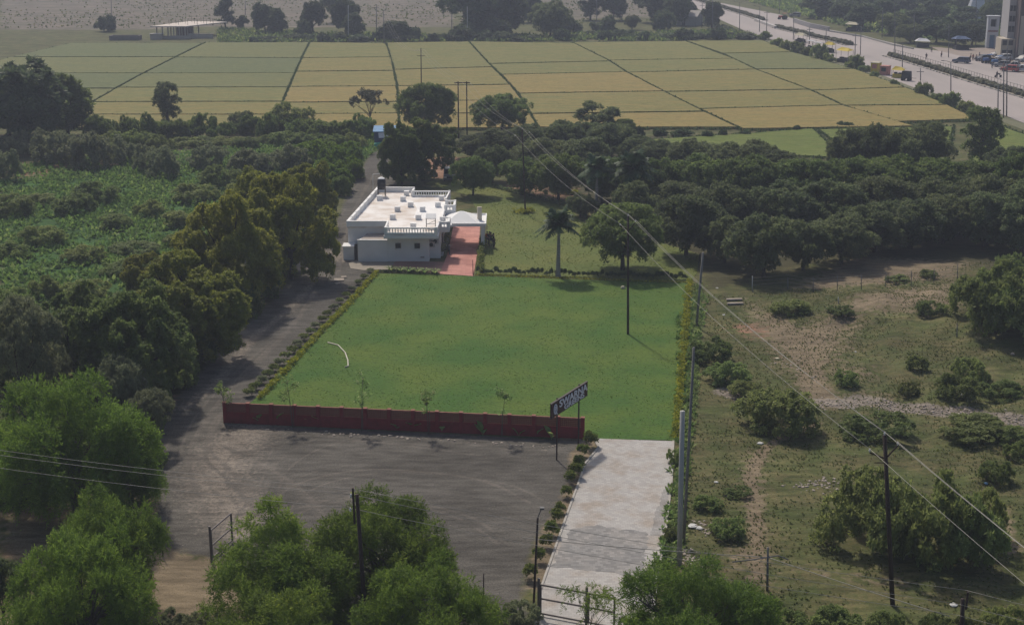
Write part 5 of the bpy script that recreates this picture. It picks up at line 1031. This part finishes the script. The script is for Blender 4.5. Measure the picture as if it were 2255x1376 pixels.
stall(860,330,2.4,2.5,'white','blue','white topped kiosk between the shrubs', roof='flat')
stall(905,345,2.4,2.6,'white','white','second white topped kiosk, right of the other', roof='flat')
stall(1430,510,2.8,1.9,'yellow','yellow','yellow sheet covered cart beside the black one',-.4)
t = thing('covered_cart', G(*Zr(1485,530)), 'black covered cart right of the yellow sheet', 'cart', rz=-.6)
MB().box(-1.0,1.0,-.7,.7,.6,2.2,taper=.12).build('cover', CANV['dark'], t)
for s_ in (-1,1):
    for x_ in (-.7,.7): MB().tube([(x_,s_*.6,.35),(x_,s_*.72,.35)], .35, 12).build('wheel', TYRE, t)
MB().tube([(1.0,0,.7),(2.3,-.2,.75)], .05, 6).build('handle', PM['dark'], t)
car(G(*Zr(1845,415)), -.6, (.05,.07,.13), 'dark blue car at the edge of the dusty parking ground', group='vehicles on the parking ground')
car(G(*Zr(2093,372)), .15, (.6,.6,.6), 'white car parked beneath the brown building', 4.2, group='vehicles on the parking ground')
car(G(*Zr(2190,445)), -.5, (.6,.6,.6), 'white car parked nearest the right edge of the parking ground', 4.0, kind='sedan', group='vehicles on the parking ground')
car(G(*Zr(2245,470)), -.5, (.5,.52,.55), 'pale car half out of frame at the right edge', 4.0, kind='sedan', group='vehicles on the parking ground')
car(G(*Zr(2150,340)), .3, (.30,.31,.33), 'grey car close to the brown building', 4.0, group='vehicles on the parking ground')
car(G(*Zr(2245,405)), .6, (.5,.5,.5), 'silver car at the foot of the brown building', 4.0, group='vehicles on the parking ground')
car(G(*Zr(1148,205)), -.4, (.03,.035,.04), 'black car on the far side of the highway under the trees', 4.4)
car(G(*Zr(760,112)), -.4, (.3,.3,.3), 'grey car beside the red tractor on the far carriageway', 4.0)
for a_, b2_, rz_, c_, l_ in ((2110,440,-.5,(.25,.26,.28),'small grey car between the tractors and the white sedan'),(2160,470,-.6,(.45,.08,.07),'red car in front of the white sedan on the parking ground'),(2225,345,.3,(.62,.62,.6),'white car at the wall of the brown building'),(1985,400,.2,(.12,.13,.16),'black car behind the people on the parking ground'),(2120,395,.1,(.55,.56,.58),'light silver car in the middle of the parking ground')):
    car(G(*Zr(a_, b2_)), rz_, c_, l_, 3.9, group='vehicles on the parking ground')
def tractor(a, b_, rz, label, c1):
    t = thing('tractor', G(*Zr(a, b_)), label, 'tractor', rz=rz); m_ = mat('tractor_paint', c1, .5)
    MB().box(-1.6,-.1,-.35,.35,.7,1.35,taper=.08).build('bonnet', m_, t); MB().box(.1,.9,-.5,.5,.75,1.0).build('seat_deck', m_, t); MB().box(.35,.75,-.22,.22,1.0,1.45,taper=.2).build('seat', TYRE, t)
    for s_ in (-1,1):
        MB().tube([(.6,s_*.55,.72),(.6,s_*.95,.72)], .72, 16).build('rear_wheel', TYRE, t); MB().tube([(-1.3,s_*.5,.4),(-1.3,s_*.72,.4)], .4, 14).build('front_wheel', TYRE, t); MB().tube([(.0,s_*.5,.9),(.0,s_*.5,2.1)], .04, 5).build('roof_post', RAILM, t)
    MB().box(-.2,1.1,-.65,.65,2.1,2.18).build('canopy', m_, t)
tractor(680,130,-.5,'red tractor on the far carriageway near the top', (.4,.08,.06)); tractor(2022,415,.4,'blue tractor on the parking ground', (.05,.12,.32)); tractor(2082,425,.2,'second blue tractor, right of the other on the parking ground', (.06,.16,.36))
stall(1840,325,4.5,3.0,'blue','dark','dark stall under blue sheeting at the far edge of the parking ground', roof='tent', rz=.1)
stall(1590,310,4.0,1.8,'white','dark','low stall with a white sheet at the edge of the grove', rz=-.1)
stall(1130,205,4,2.2,'cream','dark','roadside shack under the trees across the highway', rz=-.4)
def scooter(a, b_, rz, label, rider=True):
    t = thing('motorcycle', G(*Zr(a, b_)), label, 'motorcycle', rz=rz)
    for x_ in (-.65,.65): MB().tube([(x_,-.05,.31),(x_,.05,.31)], .31, 14).build('wheel', TYRE, t)
    b = MB(); b.tube([(-.65,0,.31),(-.35,0,.95),(-.1,0,.8),(.3,0,.75),(.65,0,.31)], [.05,.06,.15,.13,.05], 8); b.tube([(-.35,-.33,1.05),(-.35,.33,1.05)], .025, 5); b.build('frame', mat('bike_paint', (.03,.04,.06), .4), t); MB().box(-.05,.6,-.13,.13,.85,.95).build('seat', TYRE, t)
    return t
scooter(2085,508,.3,'motorcycle crossing the highway near the right end'); person(G(*Zr(2085,512))+Vector((-.5,-.6,0)), 1.65, .3, 'person in dark clothes beside the motorcycle on the highway', (.05,.07,.1), (.03,.03,.04), seed=11)
person(G(*Zr(1615,392)), 1.7, .3, 'lone person in dark clothes walking on the highway', (.05,.045,.05), (.04,.04,.05), seed=12)
for i, (a, b_, c_) in enumerate([(1905,395,(.10,.10,.13)),(1920,398,(.35,.08,.07)),(1942,402,(.3,.3,.32)),(1978,412,(.05,.06,.1)),(1962,385,(.2,.2,.25)),(1715,378,(.3,.2,.15)),(1650,345,(.25,.22,.2)),(2120,455,(.12,.05,.05)),(2045,450,(.08,.1,.16)),(2165,410,(.2,.2,.2))]):
    person(G(*Zr(a, b_)), 1.68, R.uniform(0,6), '%s person from the left of those standing around the parking ground' % ordinal(sorted([1905,1920,1942,1978,1962,1715,1650,2120,2045,2165]).index(a)), c_, (.05,.05,.07), seed=20+i, group='people on the parking ground')
# far kerb wall, sign tower, temple spire, brown building
def longwall(line, h, wd, m, label, name, cat):
    P_ = [G(*q) for q in line]; mb = MB()
    for a, b_ in zip(P_, P_[1:]): mb.bar(a, b_, wd, -.1, h)
    return tag(mb.build(name, m), label, cat)
longwall([Zr(750,150),Zr(860,185),Zr(980,208)], 1.5, .5, mat('concrete_barrier', (.34,.33,.34), .9, (.26,.25,.25), 1), 'pale concrete barrier wall on the far side of the highway', 'barrier', 'barrier')
longwall([Zr(985,210),Zr(1200,245),Zr(1400,300),Zr(1530,325)], .5, .5, GREYC, 'low grey kerb wall before the grove across the highway', 'kerb_wall', 'kerb')
longwall([Zr(1330,300),Zr(1540,345)] if 0 else [Zr(500,140),Zr(632,190)], .9, .9, mat('barrier_white', (.5,.48,.46), .8, (.35,.33,.32), 1), 'whitish road divider blocks between the first two medians', 'divider', 'divider')
t = thing('sign_tower', G(*Zr(2038,315)), 'white tower with a dark square opening by the parking ground', 'tower', rz=-.1); W_ = mat('tower_white', (.5,.52,.56), .8)
hT = topz(G(*Zr(2038,315)).y, 37); c_ = MB(); c_.box(-1.5,-.75,-.9,.9,0,hT); c_.box(.75,1.5,-.9,.9,0,hT); c_.box(-.748,.748,-.9,.9,hT-.7,hT); c_.box(-.748,.748,-.9,.9,hT*.42,hT*.68); c_.build('frame', W_, t); MB().box(-1.7,1.7,-1.1,1.1,hT+.002,hT+.25).build('cap', W_, t); MB().box(-.748,.748,.3,.6,hT*.682,hT-.702).build('niche', DK, t); MB().box(-.748,.748,.3,.6,0,hT*.418).build('arch_back', CANV['steelblue'], t)
text('Anna', 1.0, (-1.3,-.92,hT*.55), t, mat('tower_lettering', (.16,.06,.06), .6), sx=2.6, name='lettering') if 0 else MB().box(-1.3,1.3,-.95,-.905,hT*.52,hT*.57).build('band', mat('tower_lettering', (.2,.08,.08), .6), t)
tp_ = G(*Zr(1940,130)); t = thing('temple', tp_, 'white temple spire rising from the dark trees across the highway', 'temple'); hS = topz(tp_.y, -18)
MB().box(-4,4,-3,3,-.1,2.2).build('base', W_, t); MB().lathe([(3.6,2.2),(3.5,3.2),(3.0,4.6),(2.2,7),(1.6,hS*.75),(1.7,hS*.77),(1.2,hS*.8),(.9,hS*.9),(.2,hS)], n=12).build('spire', W_, t)
bx_ = G(*Zr(2235,395)); t = thing('apartment_building', bx_, 'brown and cream multi storey building cut by the right edge of the frame', 'building', rz=-.12); BR = mat('building_brown', (.10,.07,.065), .8, (.08,.06,.06), .4); CRM = mat('building_cream', (.42,.37,.30), .8)
MB().box(-1.2,16,0,14,0,16.8).build('wall', BR, t)
MB().box(-4.6,-1.202,3,10,0,5.0).build('annex', CRM, t); MB().box(-2.9,-1.204,5,14,5.002,16).build('stair_tower', mat('building_grey', (.36,.35,.36), .8), t)
for fz in (6.6, 9.2, 11.8):
    for fx_ in (-2.8, -2.0): w__ = MB().box(fx_,fx_+.7,4.9,4.998,fz,fz+1.5).build('window', FR, t); MB().box(fx_+.1,fx_+.6,4.87,4.897,fz+.1,fz+1.4).build('pane', DK, w__)
for fz in (1.0, 3.4):
    for fx_ in (-4.3, -2.8): w__ = MB().box(fx_,fx_+1.1,2.9,2.998,fz,fz+1.3).build('window', FR, t); MB().box(fx_+.1,fx_+1.0,2.87,2.897,fz+.1,fz+1.2).build('pane', DK, w__)
MB().box(-1.4,16.2,-.2,14.2,16.802,17.2).build('roof', CRM, t); MB().box(-.9,.3,-.12,-.005,1.2,11).build('panel', CRM, t)
# house in the haze beside the highway
t = thing('roadside_shed', G(*Zr(60,165)), 'old grey roadside shed with a pitched roof by the top of the highway', 'shed', rz=-.5)
MB().box(-4,4,-3,3,-.1,3).build('wall', GREYC, t); MB().prism([(0,0)], 0, 1) if 0 else MB().add([(-4.5,-3.5,3),(4.5,-3.5,3),(4.5,3.5,3),(-4.5,3.5,3),(-4.5,0,4.8),(4.5,0,4.8)], [(0,1,5,4),(2,3,4,5),(0,4,3),(1,2,5),(0,3,2,1)]).build('roof', mat('shed_tin', (.28,.26,.25), .7), t)
MB().box(-1,0.2,-3.05,-3.002,0,2.1).build('door', DK, t)
# unfinished building
ub = G(415,86); t = thing('unfinished_building', ub, 'unfinished concrete building with bare rods on its roof, beyond the rice fields', 'building'); CC = mat('raw_concrete', (.42,.36,.31), .9, (.33,.29,.25), .6); k_ = 1/pxm(86)
xl, xr = (345-415)*k_, (472-415)*k_; hU = topz(ub.y, 60)
MB().add([(x, y, z) for z in (hU, hU+.3) for x, y in ((xl-1.5,-1),(xr-8,-1),(xr+1,16),(xl+6,18))], [(0,3,2,1),(4,5,6,7),(0,1,5,4),(1,2,6,5),(2,3,7,6),(3,0,4,7)]).build('roof', mat('slab_pale', (.62,.55,.49), .9, (.5,.44,.4), .5), t)
for i in range(6):
    for y_ in (.2, 8): MB().box(xl+i*(xr-8-xl)/5.4-.15+y_*.3, xl+i*(xr-8-xl)/5.4+.2+y_*.3, y_, y_+.35, 0, hU-.004).build('column', CC, t)
MB().box(xl,xr-7,-.4,-.1,-.1,.9).build('plinth', CC, t); MB().box(xr-8,xr-.5,1,1.4,0,1.4).build('side_wall', CC, t); MB().box(xl+3,xr-9,12,12.3,0,hU-.01).build('back_wall', mat('brick_dark', (.14,.08,.06), .9), t)
rod = MB().tube([(0,0,0),(0,0,1.5)], .06, 4).build('rod', PM['dark'], t); rd = rod.data; rod.location = (xl+3, 4, hU+.3)
for i in range(14): o = bpy.data.objects.new('rod', rd); COL.objects.link(o); o.parent = t; o.location = (xl+3+i*(xr-xl-4)/14, 4+(i % 3)*5, hU+.3)
t = thing('low_shelter', G(275,89), 'low dark roofless brick enclosure left of the unfinished building', 'wall'); b = MB(); b.box(-4.3,4.3,-1,-.7,0,1.3); b.box(-4.3,4.3,2.7,3,0,1.3); b.box(-4.3,-4,-.69,2.69,0,1.28); b.box(4,4.3,-.69,2.69,0,1.28); b.build('wall', mat('brick_grey', (.14,.12,.11), .9, (.2,.18,.16), 1), t)
t = thing('small_shed', G(343,88), 'tiny pale shed touching the left side of the unfinished building', 'shed'); MB().box(-1.6,1.6,0,3,0,1.5).build('wall', CC, t); MB().box(-1.8,1.8,-.2,3.2,1.502,1.65).build('roof', GREYC, t)
# blue shed with green sheet
sp_ = G(845,325); t = thing('blue_shed', sp_, 'small blue metal shed with pale blue roof at the end of the lane', 'shed', rz=.03); hs = topz(sp_.y, 291)
MB().box(-1.5,1.9,0,3,-.1,hs).build('wall', CANV['blue'], t); MB().add([(-1.7,-.2,hs+.01),(2.1,-.2,hs+.01),(2.1,3.2,hs+.5),(-1.7,3.2,hs+.5),(-1.7,-.2,hs+.1),(2.1,-.2,hs+.1),(2.1,3.2,hs+.6),(-1.7,3.2,hs+.6)], [(0,3,2,1),(4,5,6,7),(0,1,5,4),(1,2,6,5),(2,3,7,6),(3,0,4,7)]).build('roof', CANV['steelblue'], t)
MB().add([(-.8,-.35,hs-.15),(1.2,-.35,hs-.05),(1.3,-.9,hs-.75),(-.7,-.9,hs-.85),(-.8,-.3,hs-.1),(1.2,-.3,hs),(1.3,-.85,hs-.7),(-.7,-.85,hs-.8)], [(0,3,2,1),(4,5,6,7),(0,1,5,4),(1,2,6,5),(2,3,7,6),(3,0,4,7)]).build('awning', CANV['white'], t)
t = thing('green_tarp', G(835,328), 'teal green sheet draped over a heap in front of the blue shed', 'sheet'); MB().add([(-1.1,-.5,0),(1.1,-.6,0),(1.2,.8,0),(-1.1,.9,0),(-.8,-.2,.8),(.7,-.3,1.0),(.8,.5,1.1),(-.7,.6,.9)], [(0,3,2,1),(4,5,6,7),(0,1,5,4),(1,2,6,5),(2,3,7,6),(3,0,4,7)]).build('sheet', CANV['teal'], t)

# ---------------------------------------------------------------- small things lying about
hp_ = [G(722,756),G(745,762),G(760,778),G(766,795),G(767,808),G(760,810)]
tag(MB().tube([q+Vector((0,0,.09)) for q in hp_], .055, 7).build('garden_hose', mat('hose', (.55,.52,.45), .7), smooth=True), 'pale hose curved on the lower lawn', 'hose')
PLS = mat('white_plastic', (.5,.5,.49), .8); STN = mat('pale_stone', (.40,.35,.30), .9, (.24,.2,.17), 3)
def crumple(x, y, r, label, m=PLS, sq=.35, name='plastic_sheet', cat='rubbish', g=None):
    p = G(x, y); o = MB().blob((0,0,r*sq*.5), r*.75, int(x), sq, 9).build(name, m); o.location = p; tag(o, label, cat, g)
crumple(1525,1160,.42,'largest crumpled white plastic sheet beside the grey poles'); crumple(1541,1164,.32,'smaller crumpled white plastic piece right of the largest one'); crumple(1577,1062,.2,'small white scrap between grey poles and footpath'); crumple(1674,977,.3,'white plastic scrap where the footpath bends'); crumple(1599,1093,.2,'dark lump below the small white scrap', CANV['dark'])
crumple(1371,636,.34,'pale bucket like lump lying on the lawn by the pole', CANV['cream'], .8, 'bucket', 'bucket'); crumple(1712,790,.25,'yellowish scrap on the bare earth', CANV['cream']); crumple(1884,775,.15,'white scrap in the middle of the rough ground'); crumple(2119,872,.4,'white flowering scrap below the yellow bush'); crumple(2230,781,.25,'pale stone on the slope at the right edge', STN, .6, 'stone', 'stone'); crumple(1594,694,.2,'white scrap beside the white slabs'); crumple(2171,1065,.22,'bluish scrap under the lone light bush', CANV['steelblue']); crumple(2100,1333,.3,'white scrap by the short rusty pole'); crumple(1277,990,.3,'pale boulder beside the first driveway shrub', STN, .7, 'boulder', 'stone'); crumple(1579,635,.2,'white scrap behind the slabs near the fence corner')
for i, (x, y) in enumerate([(1617,662),(1619,671)]): p = G(x, y); o = MB().box(-.8,.8,-.18,.18,.0,.16).build('concrete_slab', STN); o.location = p+Vector((0,0,.05)); o.rotation_euler.z = .1; tag(o, ['far','near'][i]+' one of two long white slabs lying by the fence corner', 'slab', 'white slabs by the fence corner')
for i, (x, y) in enumerate([(747,617),(757,611),(743,625)]): p = G(x, y); o = MB().box(-.55 if i == 0 else -.3,.5 if i == 0 else .3,-.5 if i == 0 else -.25,.5 if i == 0 else .25,0,.1).build('flagstone', STN); o.location = p; o.rotation_euler.z = .1+i*.2; tag(o, ['largest','upper smaller','lower smaller'][i]+' pale flagstone on the lane by the hedge corner', 'slab', 'flagstones on the lane')
stn = MB(); rr = random.Random(3)
for line, n_, wd_ in (([(1602,866),(1700,888)],90,1.0),([(1780,890),(1860,892),(1910,884),(1960,900),(2060,908),(2160,918),(2255,930)],420,1.1),([(1760,1075),(1840,1060)],60,1.0),([(1520,1150),(1580,1175)],40,.8),([(1500,1205),(1530,1250)],70,.7),([(1700,790),(1790,830)],20,2),([(560,945),(1250,985)],70,.35)):
    P_ = [G(*q) for q in line]; cum = [(b_-a).length for a, b_ in zip(P_, P_[1:])]
    for _ in range(n_):
        s_ = rr.random()*sum(cum); j = 0
        while s_ > cum[j]: s_ -= cum[j]; j += 1
        q = P_[j].lerp(P_[j+1], s_/cum[j])+Vector((rr.gauss(0,wd_*.5), rr.gauss(0,wd_*.5), 0)); r_ = rr.uniform(.04,.14); stn.blob((q.x, q.y, float(hgt(q.x,q.y))+r_*.1), r_, rr.random(), .55, 6)
tag(stn.build('rubble', STN), 'pale loose stones strewn over the rough ground', 'rubble', kind='stuff')
for i, (x, y, s_) in enumerate([(1134,402,.55),(1156,469,.6),(1258,428,.4)]):
    p = G(x, y); P_ = rg.normal(size=(160,3))*np.array([s_,s_*.8,.12])+np.array([0,0,.3]); o = bpy.data.objects.new('yellow_shrub', quads_mesh('yellow_shrub', leaves(P_, nrm(rg.normal(size=P_.shape)+np.array([0,0,1])), rg, .25, .12, 6), np.repeat(rg.random(160), 6), M['yellow'])); COL.objects.link(o); o.location = p
    tag(o, ['bright yellow shrub at the back edge of the upper lawn','ring of yellow plants round the foot of the upper lawn pole','yellow shrub at the orchard edge behind the upper lawn'][i], 'shrub')
for i, (a, b_, c_) in enumerate([(1300,985,'dark motorcycle parked against the right wall of the house'),(1370,1010,'second motorcycle nearer the red paving, by the house wall')]):
    p = G(720+a/5.095, 360+b_/5.095); t = thing('motorcycle', p, c_, 'motorcycle', rz=1.2+i*.5)
    for x_ in (-.65,.65): MB().tube([(x_,-.05,.31),(x_,.05,.31)], .31, 14).build('wheel', TYRE, t)
    b = MB(); b.tube([(-.65,0,.31),(-.35,0,.95),(-.1,0,.8),(.3,0,.75),(.65,0,.31)], [.05,.06,.15,.13,.05], 8); b.tube([(-.35,-.33,1.05),(-.35,.33,1.05)], .025, 5); b.build('frame', mat('bike_paint', (.12,.12,.13), .4), t); MB().box(-.05,.6,-.13,.13,.85,.95).build('seat', TYRE, t)
for i, (a, b_) in enumerate([(1290,1035),(1345,880),(1330,930)]): 
    p = G(720+a/5.095, 360+b_/5.095); t = thing('potted_plant', p, ['potted plant nearest the viewer by the right wall of the house','potted plant farthest back under the projecting balcony','middle potted plant by the right wall of the house'][i], 'plant', 'potted plants by the house'); MB().lathe([(.16,0),(.24,.4),(.26,.42)], n=12).build('pot', W_, t)
    P_ = rg.normal(size=(60,3))*np.array([.2,.2,.3])+np.array([0,0,.9]); o = bpy.data.objects.new('foliage', quads_mesh('foliage', leaves(P_, nrm(rg.normal(size=P_.shape)+np.array([0,0,.6])), rg, .25, .09, 5), np.repeat(rg.random(60), 5), M['greybush'])); COL.objects.link(o); o.parent = t
pole((1042,607),(1041,572),.05,'dark','short dark garden lamp post at the front corner of the red paving',name='garden_lamp',cat='lamp')
# ---------------------------------------------------------------- haze
hz_ = MB().box(-2520,2520,-120,4520,-1.5,41).build('haze', None); tag(hz_, kind='stuff'); hm = bpy.data.materials.new('haze_air'); hm.use_nodes = True; n = hm.node_tree; n.nodes.remove(n.nodes['Principled BSDF'])
pv = n.nodes.new('ShaderNodeVolumePrincipled'); pv.inputs['Color'].default_value = (.72,.80,1,1); pv.inputs['Density'].default_value = .00040; pv.inputs['Anisotropy'].default_value = .2; n.links.new(pv.outputs[0], n.nodes['Material Output'].inputs['Volume']); hz_.data.materials.append(hm)
